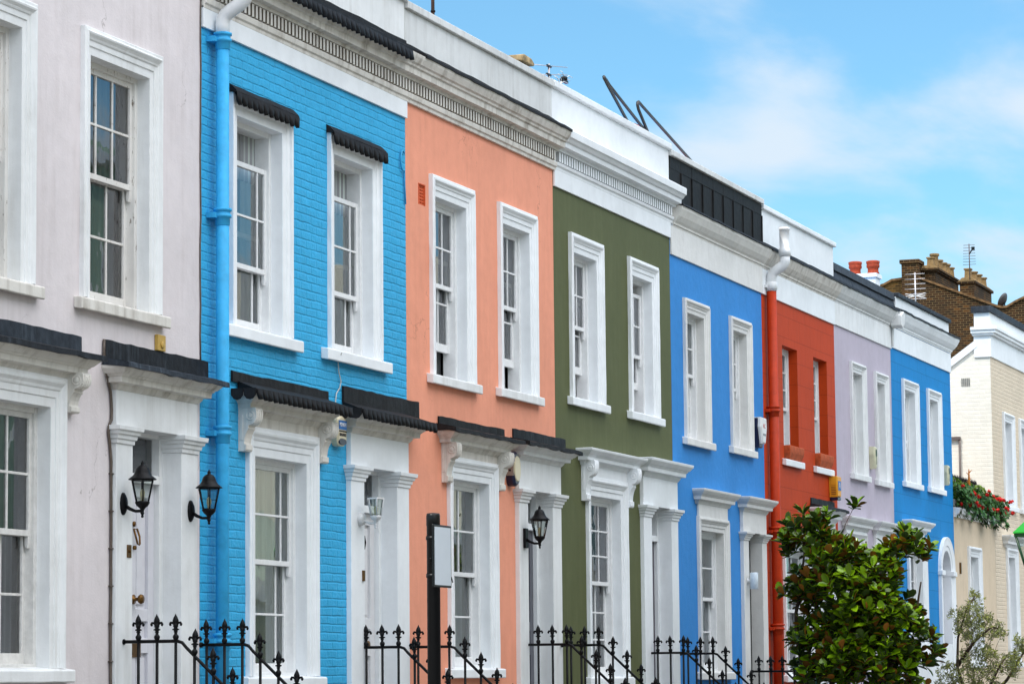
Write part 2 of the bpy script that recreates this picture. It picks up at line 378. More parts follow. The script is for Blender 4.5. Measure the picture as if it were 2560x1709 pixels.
def lead_cap(parent, x0, x1, p, zt, up_x0, up_x1, up_z, mat, upmat=None, drip=.035, scal=0, rise=.05, hip=.02):
    # sheet over a hood: falls from the wall to a rolled front edge, with an upstand dressed up the wall
    mb = MB(); n = 14; vs = []
    for k in range(n+1):
        t = k/n; x = x0+(x1-x0)*t; xb = (x0+hip)+(x1-x0-2*hip)*t
        w = R.uniform(-.005, .005)
        vs += [(xb, -.012, zt+rise+.004+w*.5), (x, -p+.02, zt+.012+w), (x, -p-.004, zt+.004+w), (x, -p-.008, zt-drip+w*1.6), (x, -p+.012, zt-drip+w*1.6), (xb, -.012, zt-.004)]
    fs = [(k*6+q, k*6+(q+1) % 6, (k+1)*6+(q+1) % 6, (k+1)*6+q) for k in range(n) for q in range(6)]
    fs += [tuple(range(5, -1, -1)), tuple(n*6+q for q in range(6))]
    mb.add(vs, fs)
    if scal: scallop(mb, x0-.004, x1+.004, -p-.012, zt+.004, zt-scal, .102, .022)
    if scal:                                          # short dressed return at the left end
        k = 2; w = p/k
        for i in range(k):
            mb.extrude_x([( -p+i*w, zt+.01), (-p+(i+1)*w-.004, zt+.012), (-p+(i+1)*w-.006, zt-scal*.55), (-p+(i+.75)*w, zt-scal*.9), (-p+(i+.5)*w, zt-scal), (-p+(i+.25)*w, zt-scal*.9), (-p+i*w+.004, zt-scal*.55)], x0-.018, x0-.005)
    o = mb.build('lead_flashing', mat, parent)
    mb = MB(); vs = []; n = 16
    for k in range(n+1):
        x = up_x0+(up_x1-up_x0)*k/n; w = R.uniform(-.006, .004); y = R.uniform(-.004, .004)
        vs += [(x, -.004, up_z+w), (x, -.02+y, up_z-.006+w), (x, -.022+y, zt+.02+rise*.6), (x, -.004, zt+.02+rise*.6)]
    fs = [(k*4+q, k*4+(q+1) % 4, (k+1)*4+(q+1) % 4, (k+1)*4+q) for k in range(n) for q in range(4)] + [(3, 2, 1, 0), tuple(n*4+q for q in range(4))]
    mb.add(vs, fs); mb.build('lead_upstand', upmat or mat, o)
    return o

def sash_bars(mb, x0, x1, z0, z1, y, cols, rows, st=.045, top=.045, bot=.05, bar=.02, th=.038):
    mb.box(x0, x0+st, y, y+th, z0, z1); mb.box(x1-st, x1, y, y+th, z0, z1)
    mb.box(x0+st, x1-st, y+.001, y+th-.001, z1-top, z1); mb.box(x0+st, x1-st, y+.001, y+th-.001, z0, z0+bot)
    gx0, gx1, gz0, gz1 = x0+st, x1-st, z0+bot, z1-top
    for c in cols: mb.box(gx0+(gx1-gx0)*c-bar/2, gx0+(gx1-gx0)*c+bar/2, y+.008, y+th-.008, gz0, gz1)
    for q in rows: mb.box(gx0, gx1, y+.006, y+th-.006, gz0+(gz1-gz0)*q-bar/2, gz0+(gz1-gz0)*q+bar/2)
    return gx0, gx1, gz0, gz1

THIRDS = (1/3, 2/3); MARGIN = (.17, .83)
def window(house, c, hw, z0, z1, aw=.165, trim=None, wood=None, surround='moulded', sill=True, mid=None, cols=THIRDS, rows=(.5,), lrows=(.5,),
           open_top=0, open_bot=0, curtain=(.5, .52, .5), cpos='sides', room=None, sillmat=None, reveal=.12, sill_w=None, sill_h=.1, horns=True, blind=0, sill_p=.075, head=1.25, cdist=.2, fold=1.0):
    trim = trim or WHITE; wood = wood or WOOD; room = room or DARKROOM
    x0, x1 = c-hw, c+hw
    mid = mid if mid is not None else (z0+z1)/2
    y = reveal
    mb = MB()                                        # fixed box frame
    fw_ = .045
    mb.box(x0-.02, x0+fw_, y-.012, y+.13, z0, z1+.02); mb.box(x1-fw_, x1+.02, y-.012, y+.13, z0, z1+.02)
    mb.box(x0+fw_, x1-fw_, y-.010, y+.128, z1-fw_, z1+.02); mb.box(x0+fw_, x1-fw_, y-.03, y+.128, z0-.02, z0+.035)
    w = mb.build('window', wood, house, .004)
    # surround
    if surround == 'moulded':
        a = aw
        pr = [(0, -reveal), (0, .003), (a*.30, .004), (a*.32, .015), (a*.52, .016), (a*.56, .026), (a*.64, .032), (a*.74, .052), (a*.82, .056), (a*.84, .045), (a*.97, .043), (a, .038), (a, 0)]
        s = MB().surround(x0, x1, z0, z1, pr, head).build('architrave', trim, w, .004)
    elif surround == 'plain':
        a = aw
        pr = [(0, -reveal), (0, .004), (a*.45, .005), (a*.47, .016), (a*.75, .017), (a*.78, .045), (a, .042), (a, 0)]
        s = MB().surround(x0, x1, z0, z1, pr, head).build('architrave', trim, w, .006)
    elif surround == 'none':
        MB().surround(x0, x1, z0, z1, [(0, -reveal), (0, 0)]).build('reveal', trim, w)
    if sill:
        sw = sill_w or hw+aw+.09; p = sill_p; h = sill_h
        mb = MB(); mb.extrude_x([(reveal-.005, z0+.012), (-p+.01, z0-.008), (-p, z0-.016), (-p, z0-h), (-p+.015, z0-h-.004), (.0, z0-h+.01), (0, z0-.02), (reveal-.005, z0-.02)], c-sw, c+sw, 10, .0015)
        mb.build('sill', sillmat or trim, w, .007)
    # sashes
    sx0, sx1 = x0+fw_-.005, x1-fw_+.005
    for nm, za, zb, yy, rr in (('upper_sash', mid-.02-open_top, z1-fw_+.004-open_top, y+.012, rows), ('lower_sash', z0+.03+open_bot, mid+.025+open_bot, y+.062, lrows)):
        mb = MB(); g = sash_bars(mb, sx0, sx1, za, zb, yy, cols, rr, bot=.045 if nm == 'upper_sash' else .085)
        if nm == 'upper_sash' and horns:
            for hx in (sx0, sx1-.045):
                mb.extrude_x([(yy+.002, za), (yy+.036, za), (yy+.036, za-.06), (yy+.03, za-.085), (yy+.012, za-.09), (yy+.004, za-.05)], hx, hx+.045)
        so = mb.build(nm, wood, w, .003)
        MB().quad((g[0]-.01, yy+.02, g[2]-.01), (g[1]+.01, yy+.02, g[2]-.01), (g[1]+.01, yy+.02, g[3]+.01), (g[0]-.01, yy+.02, g[3]+.01)).build('glass_pane', GLASS, w, fix=False)
    # room behind, open towards the street
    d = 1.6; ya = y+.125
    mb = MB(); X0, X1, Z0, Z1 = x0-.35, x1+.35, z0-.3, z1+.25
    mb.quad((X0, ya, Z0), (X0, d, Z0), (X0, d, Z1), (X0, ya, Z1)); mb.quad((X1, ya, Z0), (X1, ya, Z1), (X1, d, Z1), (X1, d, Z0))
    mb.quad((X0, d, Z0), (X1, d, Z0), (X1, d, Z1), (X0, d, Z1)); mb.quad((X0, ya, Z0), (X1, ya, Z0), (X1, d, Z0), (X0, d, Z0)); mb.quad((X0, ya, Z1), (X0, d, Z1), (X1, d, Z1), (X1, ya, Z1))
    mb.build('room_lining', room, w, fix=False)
    if curtain:
        mb = MB(); yy = y+cdist
        spans = [(x0-.05, x1+.05)] if cpos == 'all' else ([(x0-.05, x0+hw*.75), (x1-hw*.75, x1+.05)] if cpos == 'sides' else [(x1-hw*1.0, x1+.05)])
        for a, b in spans:
            n = int((b-a)/.018); vs = []
            for k in range(n+1):
                xx = a+(b-a)*k/n; q = fold*(.022*math.sin(xx*58+2*math.sin(xx*9))+.008*math.sin(xx*131))
                vs += [(xx, yy+q, z0-.05), (xx, yy+q*1.1, z1+.05)]
            mb.add(vs, [(2*k, 2*k+2, 2*k+3, 2*k+1) for k in range(n)], True)
        mb.build('curtain', curtain_mat('curtain %.2f %.2f %.2f' % curtain, curtain), w, fix=False)
    if blind:
        MB().box(x0-.03, x1+.03, y+.13, y+.14, z1-blind, z1+.05).build('roller_blind', curtain_mat('blind grey', (.33, .34, .36)), w)
    return w

HOOD = [(0, -.055), (.012, -.045), (.03, -.02), (.035, -.004), (.085, 0), (.09, .045), (.104, .05), (.107, .06), (.125, .068), (.148, .092), (.163, .108), (.168, .128), (.168, .135)]
def hood_at(parent, x0, x1, pb, zb, trim, h=.135, name='hood', k=1.0):
    s = h/.135
    return MB().hood(x0, x1, pb, [(p*k, zb+z*s) for p, z in HOOD], 8).build(name, trim, parent, .004)

def console(parent, xc, w, zt, trim, P=.17, H=.36):
    sc = H/.36
    pts = [(0, 0), (.93, 0), (.97, -.012), (1, -.045), (1, -.075), (.96, -.10), (.85, -.128), (.7, -.142), (.58, -.148), (.55, -.162), (.58, -.172), (.5, -.19), (.42, -.215), (.36, -.25), (.33, -.285), (.33, -.3), (.42, -.303), (.42, -.345), (.36, -.36), (0, -.36)]
    mb = MB(); mb.extrude_x([(-p*P, zt+z*sc) for p, z in pts], xc-w/2, xc+w/2)
    for sgn in (-1, 1):
        xs = xc+sgn*w/2
        mb.lathe((xs, -.66*P, zt-.068*sc), [(.042, 0), (.042, sgn*.006), (.034, sgn*.010), (.03, sgn*.004), (.022, sgn*.004), (.018, sgn*.011), (.001, sgn*.013)], 14, 'x')
        mb.box(min(xs, xs+sgn*.005), max(xs, xs+sgn*.005), -.26*P, -.1*P, zt-.27*sc, zt-.06*sc)
    for dx in (-.28, 0, .28):                         # reeds down the front
        mb.tube([(xc+dx*w, -.985*P, zt-.02*sc), (xc+dx*w, -1.0*P, zt-.06*sc), (xc+dx*w, -.93*P, zt-.11*sc), (xc+dx*w, -.72*P, zt-.139*sc)], .012, 6)
    return mb.build('console', trim, parent, .003)

CAPP = [(0, 0), (.012, .004), (.014, .035), (.026, .04), (.030, .07), (.045, .076), (.05, .1), (.066, .106), (.07, .14)]
def door(house, pl, pli, pri, pr, zb, zcap, zfr, leafcol, trim, name='front_door', furn=True, fan=.3, leaf_y=.2, glassy=False):
    """panelled door between pilasters; zb threshold, zcap top of capitals"""
    zo = zcap
    ft = zcap-.03; ztr = ft-fan
    mb = MB(); y = .12
    mb.box(pli-.02, pli+.06, y, y+.12, zb, zo+.02); mb.box(pri-.06, pri+.02, y, y+.12, zb, zo+.02)
    mb.box(pli+.06, pri-.06, y+.002, y+.118, ft, zo+.02); mb.box(pli+.06, pri-.06, y-.012, y+.118, ztr-.07, ztr)
    MBf = mb.build('door_frame', trim, house, .004)
    MB().quad((pli+.05, y+.07, ztr-.01), (pri-.05, y+.07, ztr-.01), (pri-.05, y+.07, ft+.01), (pli+.05, y+.07, ft+.01)).build('fanlight', GLASS, MBf, fix=False)
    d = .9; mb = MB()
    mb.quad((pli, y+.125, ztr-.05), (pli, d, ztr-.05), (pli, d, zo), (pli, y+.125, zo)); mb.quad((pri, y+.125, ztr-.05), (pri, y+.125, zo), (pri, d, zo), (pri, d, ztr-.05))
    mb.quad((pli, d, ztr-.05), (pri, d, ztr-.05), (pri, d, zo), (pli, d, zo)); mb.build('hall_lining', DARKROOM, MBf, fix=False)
    x0, x1 = pli+.062, pri-.062; z1 = ztr-.072; mb = MB(); ly = y+.045; st = .105; xm = (x0+x1)/2
    mb.box(x0, x1, ly+.03, ly+.05, zb, z1)
    for a, b in ((x0, x0+st), (x1-st, x1), (xm-.05, xm+.05)): mb.box(a, b, ly, ly+.031, zb, z1)
    h = z1-zb; rails = [(0, .2), (.40*h-.06, .40*h+.06), (.49*h, .49*h+.1), (h-.11, h)]
    for a, b in rails:
        for xa, xb in ((x0+st, xm-.05), (xm+.05, x1-st)): mb.box(xa, xb, ly+.001, ly+.03, zb+a, zb+b)
    for (za, zb_) in ((rails[0][1], rails[1][0]), (rails[2][1], rails[3][0])):
        for xa, xb in ((x0+st, xm-.05), (xm+.05, x1-st)):
            mb.box(xa+.035, xb-.035, ly+.012, ly+.031, zb+za+.035, zb+zb_-.035)
    leaf = mb.build(name, leafcol, house, .004)
    return leaf, (x0, x1, ly, zb, z1)

def door_surround(house, pl, pli, pri, pr, zb, zcap, zfr, trim, hz, hoodh=.135, p=.05, caph=.14, hk=1.0, hmat=None):
    """pilasters with capitals, entablature block and hood"""
    mb = MB()
    for a, b in ((pl, pli), (pri, pr)):
        mb.box(a, b, -p, .125, zb, zcap-caph+.002)
        mb.box(a-.012, b+.012, -p-.012, .0, zb, zb+.16)
    mb.box(pl, pr, -p, .0, zcap, hz-.03)              # entablature block
    mb.box(pli, pri, .0, .125, zcap, zcap+.03)
    o = mb.build('door_surround', trim, house, .005)
    s = caph/.14
    for a, b in ((pl, pli), (pri, pr)):
        m = MB(); prof = [(q, zcap-caph+z*s) for q, z in CAPP]; vs = []
        for q, z in prof: vs += [(a-q, .124, z), (a-q, -p-q, z), (b+q, -p-q, z), (b+q, .124, z)]
        fs = [(i*4+k, i*4+k+1, i*4+k+5, i*4+k+4) for i in range(len(prof)-1) for k in range(3)] + [(3, 2, 1, 0), tuple((len(prof)-1)*4+k for k in range(4))]
        m.add(vs, fs).build('capital', trim, o, .003)
    hood_at(o, pl, pr, p, hz, hmat or trim, hoodh, 'hood', hk)
    return o

def front_wall(house, u0, u1, zb, zt, holes, mat, depth=7.5, name='wall', body=True):
    xs = sorted({u0, u1, *[h[0] for h in holes], *[h[1] for h in holes]}); zs = sorted({zb, zt, *[h[2] for h in holes], *[h[3] for h in holes]})
    mb = MB()
    for i in range(len(xs)-1):
        for j in range(len(zs)-1):
            xm, zm = (xs[i]+xs[i+1])/2, (zs[j]+zs[j+1])/2
            if any(h[0] < xm < h[1] and h[2] < zm < h[3] for h in holes): continue
            mb.quad((xs[i], 0, zs[j]), (xs[i+1], 0, zs[j]), (xs[i+1], 0, zs[j+1]), (xs[i], 0, zs[j+1]))
    if not body: return mb.build(name, mat, house, fix=False)
    mb.quad((u0, 0, zb), (u0, 0, zt), (u0, depth, zt), (u0, depth, zb)); mb.quad((u1, 0, zb), (u1, depth, zb), (u1, depth, zt), (u1, 0, zt))
    mb.quad((u0, depth, zb), (u0, depth, zt), (u1, depth, zt), (u1, depth, zb)); mb.quad((u0, 0, zt), (u1, 0, zt), (u1, depth, zt), (u0, depth, zt))
    return mb.build(name, mat, house, fix=False)

GZ = -EYE                                            # street level seen from eye height
def steps(house, x0, x1, ztop, mat):
    mb = MB(); n = max(1, round((ztop-GZ)/.178)); rz = (ztop-GZ)/n; y = -.55
    mb.box(x0, x1, y, .12, GZ, ztop)
    for k in range(1, n): mb.box(x0, x1, y-.2*k, y-.2*(k-1), GZ, ztop-rz*k)
    return mb.build('door_steps', mat, house, .008)

def cornice(house, u0, u1, prof, mat, name='cornice', nx=12, jit=.001):
    return MB().extrude_x(prof, u0, u1, nx, jit).build(name, mat, house, .003)
def dentils(house, u0, u1, z0, z1, y0, y1, sp, w, mat, soot_shade=None):
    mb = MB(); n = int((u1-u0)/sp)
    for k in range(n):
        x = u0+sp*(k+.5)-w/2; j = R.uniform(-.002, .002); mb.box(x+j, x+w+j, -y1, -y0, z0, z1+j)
    o = mb.build('dentil_band', [mat, soot_shade or mat], house)
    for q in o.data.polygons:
        if abs(q.normal.x) > .9: q.material_index = 1  # side faces get the darker tone: shade between dentils, painted in
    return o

def ground_hood(house, win, c, hw, aw, trim, zt_arch, zb, h, half, con=True, pb=.03, k=1.0, ch=.36, cw=.14):
    """entablature over a ground-floor window: frieze, two consoles and a hood"""
    MB().box(c-hw-aw, c+hw+aw, -pb, -.001, zt_arch-.03, zb+.01).build('frieze', trim, win, .004)
    b0 = half-.168*k
    hood_at(win, c-b0, c+b0, pb, zb, trim, h, 'hood', k)
    if con:
        for s in (-1, 1): console(win, c+s*(hw+aw+cw/2+.004), cw, zb+.004, trim, H=ch)

GAPSHADE = paint('shade painted on dentil sides', (.20, .17, .135), .8, .3); GREYSHADE = paint('grey shade painted on dentil sides', (.36, .37, .38), .8, .2)  # brown and grey tones that put shade into the dentil gaps
PAVE = plain('grey paving', (.17, .165, .16), .85, 0, .2, .15, .3, 6)
# ---- the terrace ------------------------------------------------------------
def house_root(u0, u1, label): return thing('terraced_house', label, 'house', ((u0+u1)/2, 0, 0), 'terraced houses in the painted row')
def hole(c, hw, z0, z1): return (c-hw, c+hw, z0-.02, z1)
def dhole(pli, pri, zb, zcap): return (pli, pri, zb, zcap)

# 1 pale lavender house
u0, u1 = 16.0, 22.945
H1 = house_root(u0, u1, 'pale pinkish lavender house at the left end of the view, smooth stucco, white trim')
LAV = paint('pale lavender stucco', (.71, .652, .662), .65, .4, (.36, .3, .28), grain=.5, cracks=.5)
ww = [(21.49, .51, 2.93, 4.84), (19.38, .51, 2.93, 4.84), (17.27, .51, 2.93, 4.84)]; gw = (19.82, .55, .10, 2.045); dd = (21.35, 21.63, 22.50, 22.80)
front_wall(H1, u0, u1-.004, GZ, 7.3, [hole(*w) for w in ww] + [hole(*gw), dhole(dd[1], dd[2], -.58, 1.98)], LAV)
for i, w in enumerate(ww):
    wn = window(H1, *w, trim=WHITE1, wood=PEEL, mid=3.94, curtain=(.30, .30, .27), cpos='sides', sillmat=CREAMY)
wn = window(H1, *gw, aw=.19, trim=WHITE1, wood=DIRTYWOOD, mid=1.10, curtain=(.20, .20, .18), cpos='sides', sillmat=WHITE1)
ground_hood(H1, wn, gw[0], gw[1], .19, CREAMY, 2.28, 2.315, .13, 1.0, ch=.30)
lead_cap(wn, gw[0]-1.02, gw[0]+1.02, .225, 2.455, gw[0]-1.0, 20.83, 2.63, LEAD, LEAD2)
ds = door_surround(H1, *dd, -.58, 1.98, 2.26, WHITE1, 2.31, .13, hmat=CREAMY)
lead_cap(ds, dd[0]-.19, dd[3]+.19, .245, 2.445, 21.22, 23.06, 2.645, LEAD2, LEAD)
DLIL = plain('off white door gloss', (.66, .655, .70), .35, 0, .5, .04, .05, 10)
leaf, q = door(H1, *dd, -.58, 1.98, 2.26, DLIL, WHITE1)
x0, x1, ly, zb, zt = q
mb = MB(); kx = (x0+x1)/2; mb.lathe((kx, ly-.002, .65), [(.038, 0), (.038, -.008), (.014, -.014), (.014, -.045), (.03, -.052), (.04, -.068), (.034, -.085), (.001, -.09)], 16, 'y'); mb.build('door_knob', BRASS, leaf)
MB().box(kx-.12, kx+.12, ly-.012, ly, .19, .315).build('letter_plate', BRASS, leaf, .004)
mb = MB(); kx = (x0+x1)/2
mb.lathe((kx, ly-.004, 1.25), [(.022, 0), (.022, -.012), (.001, -.016)], 10, 'y'); mb.lathe((kx, ly-.004, 1.06), [(.018, 0), (.018, -.02), (.001, -.026)], 10, 'y')
mb.tube([(kx-.03, ly-.02, 1.21), (kx-.034, ly-.04, 1.15), (kx-.02, ly-.05, 1.09), (kx, ly-.055, 1.075), (kx+.02, ly-.05, 1.09), (kx+.034, ly-.04, 1.15), (kx+.03, ly-.02, 1.21), (kx-.03, ly-.02, 1.21)], .009, 6)
mb.build('door_knocker', BRASS, leaf)
mb = MB(); mb.box(21.53, 21.60, -.058, -.05, .96, 1.06); mb.lathe((21.565, -.058, 1.01), [(.013, 0), (.012, -.01), (.001, -.012)], 10, 'y'); mb.build('door_bell', BRASS, ds, .002)
steps(H1, 21.2, 22.95, -.58, PAVE)
mb = MB(); pth = [(21.20, -.012, 2.64), (21.19, -.016, 2.55), (21.20, -.016, 2.44), (21.24, -.018, 2.36), (21.31, -.014, 2.24), (21.33, -.014, 2.1), (21.325, -.014, 2.02), (21.28, -.014, 1.97), (21.275, -.014, 1.92), (21.30, -.014, 1.84), (21.325, -.014, 1.7)]
pth += [(21.33+R.uniform(-.006, .006), -.014, 1.7-.25*k) for k in range(1, 12)]
mb.tube(pth, .008, 6); mb.tube([(x+.014, y, z) for x, y, z in pth], .008, 6)
for k in range(10): mb.box(21.312, 21.36, -.03, -.001, 1.6-.29*k, 1.608-.29*k)
mb.build('cable', CABLE, H1)
mb = MB(); mb.tube([(22.938+R.uniform(-.008, .008), -.008, z) for z in [2.6+.25*k for k in range(17)]], .007, 6); mb.build('cable', CABLE, H1)
MB().box(22.10, 22.24, -.035, -.001, 2.64, 2.77).lathe((22.17, -.035, 2.69), [(.03, 0), (.028, -.012), (.001, -.014)], 10, 'y').build('junction_box', plain('yellowed plastic', (.52, .33, .07), .5), H1, .005)

# 2 sky blue brick house
u0, u1 = 22.945, 27.57
H2 = house_root(u0, u1, 'sky blue painted brick house with scalloped black lead over its windows')
BLU = paint('sky blue painted brick', (.045, .405, .72), .5, .1, (.03, .2, .36), kind='brick')
ww = [(24.145, .475, 3.0, 4.82), (26.255, .465, 3.0, 4.82)]; gw = (24.59, .55, .03, 1.915); dd = (26.05, 26.37, 27.19, 27.49)
front_wall(H2, u0+.004, u1-.002, GZ, 6.0, [hole(*w) for w in ww] + [hole(*gw), dhole(dd[1], dd[2], -.58, 1.96)], BLU)
for w in ww:
    wn = window(H2, *w, aw=.16, trim=WHITE, mid=3.86, open_top=.29, cols=MARGIN, rows=(.5,), lrows=(.62,), surround='plain', cdist=.15, curtain=(.62, .70, .68), cpos='sides', room=GREYROOM, blind=.45, sill_w=.78, sill_h=.11)
    mb = MB(); a, b = w[0]-w[1]-.19, w[0]+w[1]+.19
    mb.extrude_x([(-.004, 5.075), (-.03, 5.06), (-.075, 5.015), (-.085, 5.0), (-.075, 4.99), (-.004, 5.0)], a+.01, b-.01, 10, .003)
    scallop(mb, a, b, -.088, 5.005, 4.885, .115, .016, yt=-.082)
    mb.build('lead_flashing', FELT, wn)
wn = window(H2, *gw, aw=.2, trim=WHITE, mid=1.02, cols=MARGIN, cdist=.14, fold=.35, curtain=(.84, .95, .93), cpos='all', room=GREYROOM)
ground_hood(H2, wn, gw[0], gw[1], .2, CREAMY, 2.14, 2.30, .125, .98, ch=.37)
lead_cap(wn, gw[0]-1.03, gw[0]+1.03, .235, 2.445, 23.54, 25.60, 2.61, FELT, FELT, .03, .088, .085, .10)
ds = door_surround(H2, *dd, -.58, 1.96, 2.27, WHITE, 2.31, .13, hmat=CREAMY)
lead_cap(ds, dd[0]-.2, dd[3]+.2, .25, 2.455, 25.95, 27.84, 2.69, FELT, FELT, .03, .088, .085, .10)
leaf, q = door(H2, *dd, -.58, 1.96, 2.27, plain('white door gloss', (.70, .70, .72), .35, 0, .5, .04, .05, 10), WHITE)
x0, x1, ly, zb, zt = q
x0 = (x0+x1)/2-.14
MB().lathe((x0+.14, ly, .32), [(.036, 0), (.036, -.008), (.014, -.014), (.014, -.045), (.04, -.068), (.034, -.085), (.001, -.09)], 16, 'y').build('door_knob', BRASS, leaf)
mb = MB(); mb.tube([(x0+.12, ly-.01, 1.36), (x0+.15, ly-.035, 1.34), (x0+.165, ly-.04, 1.28), (x0+.15, ly-.035, 1.22), (x0+.12, ly-.01, 1.19)], .010, 6); mb.build('door_knocker', BLACK, leaf)
MB().box(x0+.09, x0+.19, ly-.012, ly, .60, .72).box(x0+.115, x0+.165, ly-.016, ly-.011, .625, .695).build('door_lock', BRASS, leaf, .003)
MB().box(26.30, 26.345, -.066, -.05, .90, 1.0).build('door_bell', BRASS, ds, .003)
steps(H2, 26.0, 27.6, -.58, PAVE)
MB().box(u0+.01, u1-.002, -.028, -.001, 5.455, 5.64).build('frieze', WHITE, H2, .004)
C2 = [(-.0, 5.62), (-.03, 5.62), (-.034, 5.65), (-.05, 5.662), (-.055, 5.70), (-.05, 5.715), (-.012, 5.72), (-.012, 5.83), (-.075, 5.835), (-.08, 5.86), (-.14, 5.868), (-.145, 5.925), (-.165, 5.935), (-.17, 5.955), (-.19, 5.97), (-.215, 6.02), (-.222, 6.05), (-.0, 6.16)]
cornice(H2, u0+.01, u1+.0, C2, CREAMY); dentils(H2, u0+.02, u1, 5.721, 5.829, .013, .066, .078, .042, CREAMY, GAPSHADE)
mb = MB(); mb.extrude_x([(-.06, 6.135), (-.2, 6.085), (-.235, 6.065), (-.235, 6.04), (-.21, 6.035), (-.05, 6.1)], u0+.01, 27.2, 12, .003)
scallop(mb, u0+.01, 27.2, -.238, 6.06, 5.935, .112, .026, yt=-.228); mb.build('lead_flashing', LEAD, H2)
mb = MB(); mb.extrude_x([(-.004, 6.235), (-.02, 6.225), (-.024, 6.17), (-.09, 6.12), (-.05, 6.11), (-.004, 6.15)], u0+.01, u1-.004, 20, .006); mb.build('lead_upstand', FELT, H2)
MB().box(u0+.01, u1-.003, .0, .3, 6.0, 6.62).build('parapet', WHITE1, H2, .006)
MB().box(u0+.01, u1-.003, -.045, .34, 6.62, 6.69).build('coping', GREYW, H2, .008)
mb = MB(); mb.tube([(25.75, -.09, 2.97), (25.80, -.03, 2.90), (25.84, -.02, 2.80), (25.9, -.016, 2.72), (25.87, -.016, 2.66), (25.79, -.016, 2.60), (25.765, -.016, 2.5), (25.765, -.02, 2.42)], .006, 6); mb.build('cable', plain('pale cable', (.5, .5, .48), .5), H2)
mb = MB(); mb.tube([(27.46+.06*math.cos(t), -.02, 5.02+.10*math.sin(t)) for t in [.9+.5*k for k in range(10)]] + [(27.5, -.016, 4.86), (27.53, -.016, 4.6)], .009, 6); mb.build('cable', plain('blue cable', (.03, .34, .62), .5), H2)
MAST = plain('rusty iron', (.05, .028, .02), .7, 0, .3, .5, .4, 25)

# 3 peach house
u0, u1 = 27.57, 32.0
H3 = house_root(u0, u1, 'peach salmon stucco house with smooth front between sky blue brick and olive green')
PEA = paint('peach stucco', (.84, .345, .225), .62, .36, (.5, .2, .12), grain=.45, cracks=.45)
ww = [(28.805, .445, 3.0, 4.80), (30.77, .43, 3.03, 4.80)]; gw = (29.335, .525, .10, 1.995); dd = (30.65, 30.93, 31.74, 32.03)
front_wall(H3, u0+.002, u1-.002, GZ, 6.0, [hole(*w) for w in ww] + [hole(*gw), dhole(dd[1], dd[2], -.55, 1.99), (27.92, 28.08, 4.66, 4.86)], PEA)
for w in ww: window(H3, *w, trim=WHITE, mid=3.95, open_bot=.27, curtain=(.16, .165, .17), cpos='sides', sillmat=WHITE1)
wn = window(H3, *gw, aw=.175, trim=WHITE, mid=1.05, cdist=.14, fold=.35, curtain=(.40, .48, .40), cpos='all', room=GREYROOM, cols=(.5,))
ground_hood(H3, wn, gw[0], gw[1], .175, CREAMY, 2.23, 2.335, .115, .97, ch=.40)
lead_cap(wn, gw[0]-1.03, gw[0]+1.03, .225, 2.465, 28.39, 30.30, 2.60, FELT, FELT)
ds = door_surround(H3, *dd, -.55, 1.99, 2.30, WHITE1, 2.35, .12)
lead_cap(ds, dd[0]-.19, dd[3]+.19, .24, 2.475, 30.58, 32.30, 2.635, FELT, LEAD)
leaf, q = door(H3, *dd, -.55, 1.99, 2.30, plain('slate grey door gloss', (.085, .088, .11), .35, 0, .5, .06, .05, 10), WHITE)
MB().lathe((q[0]+.12, q[2], .95), [(.03, 0), (.03, -.006), (.012, -.012), (.03, -.05), (.001, -.065)], 14, 'y').build('door_knob', plain('chrome', (.6, .6, .62), .2, 1), leaf)
steps(H3, 30.6, 32.1, -.55, PAVE)
cornice(H3, u0, u1+.02, C2, CREAMY); dentils(H3, u0, u1, 5.721, 5.829, .013, .066, .078, .042, CREAMY, GAPSHADE)
mb = MB(); mb.extrude_x([(-.004, 6.215), (-.02, 6.205), (-.024, 6.17), (-.20, 6.095), (-.235, 6.07), (-.235, 6.045), (-.2, 6.045), (-.004, 6.13)], u0, u1+.02, 26, .005); mb.build('lead_flashing', FELT, H3)
MB().box(u0+.003, u1-.003, .0, .3, 6.0, 6.56).build('parapet', GREYW, H3, .006)
mb = MB(); n = 5
for k in range(n): mb.box(u0+.003+(u1-u0-.006)*k/n+.002, u0+.003+(u1-u0-.006)*(k+1)/n-.002, -.04, .34, 6.56, 6.635)
mb.build('coping', GREYW, H3, .008)
mb = MB(); mb.surround(27.92, 28.08, 4.66, 4.86, [(0, -.05), (0, .004), (.012, .004), (.012, 0)])
for i in range(4): mb.box(27.92+.048*i-.004, 27.936+.048*i-.004, .012, .03, 4.66, 4.86)
for j in range(7): mb.box(27.92, 28.08, .010, .029, 4.66+.031*j, 4.676+.031*j)
vt_ = mb.build('air_vent', plain('rust orange brick vent', (.62, .10, .025), .8), H3)
MB().box(27.921, 28.079, .031, .05, 4.661, 4.859).build('vent_duct', DARKROOM, vt_)

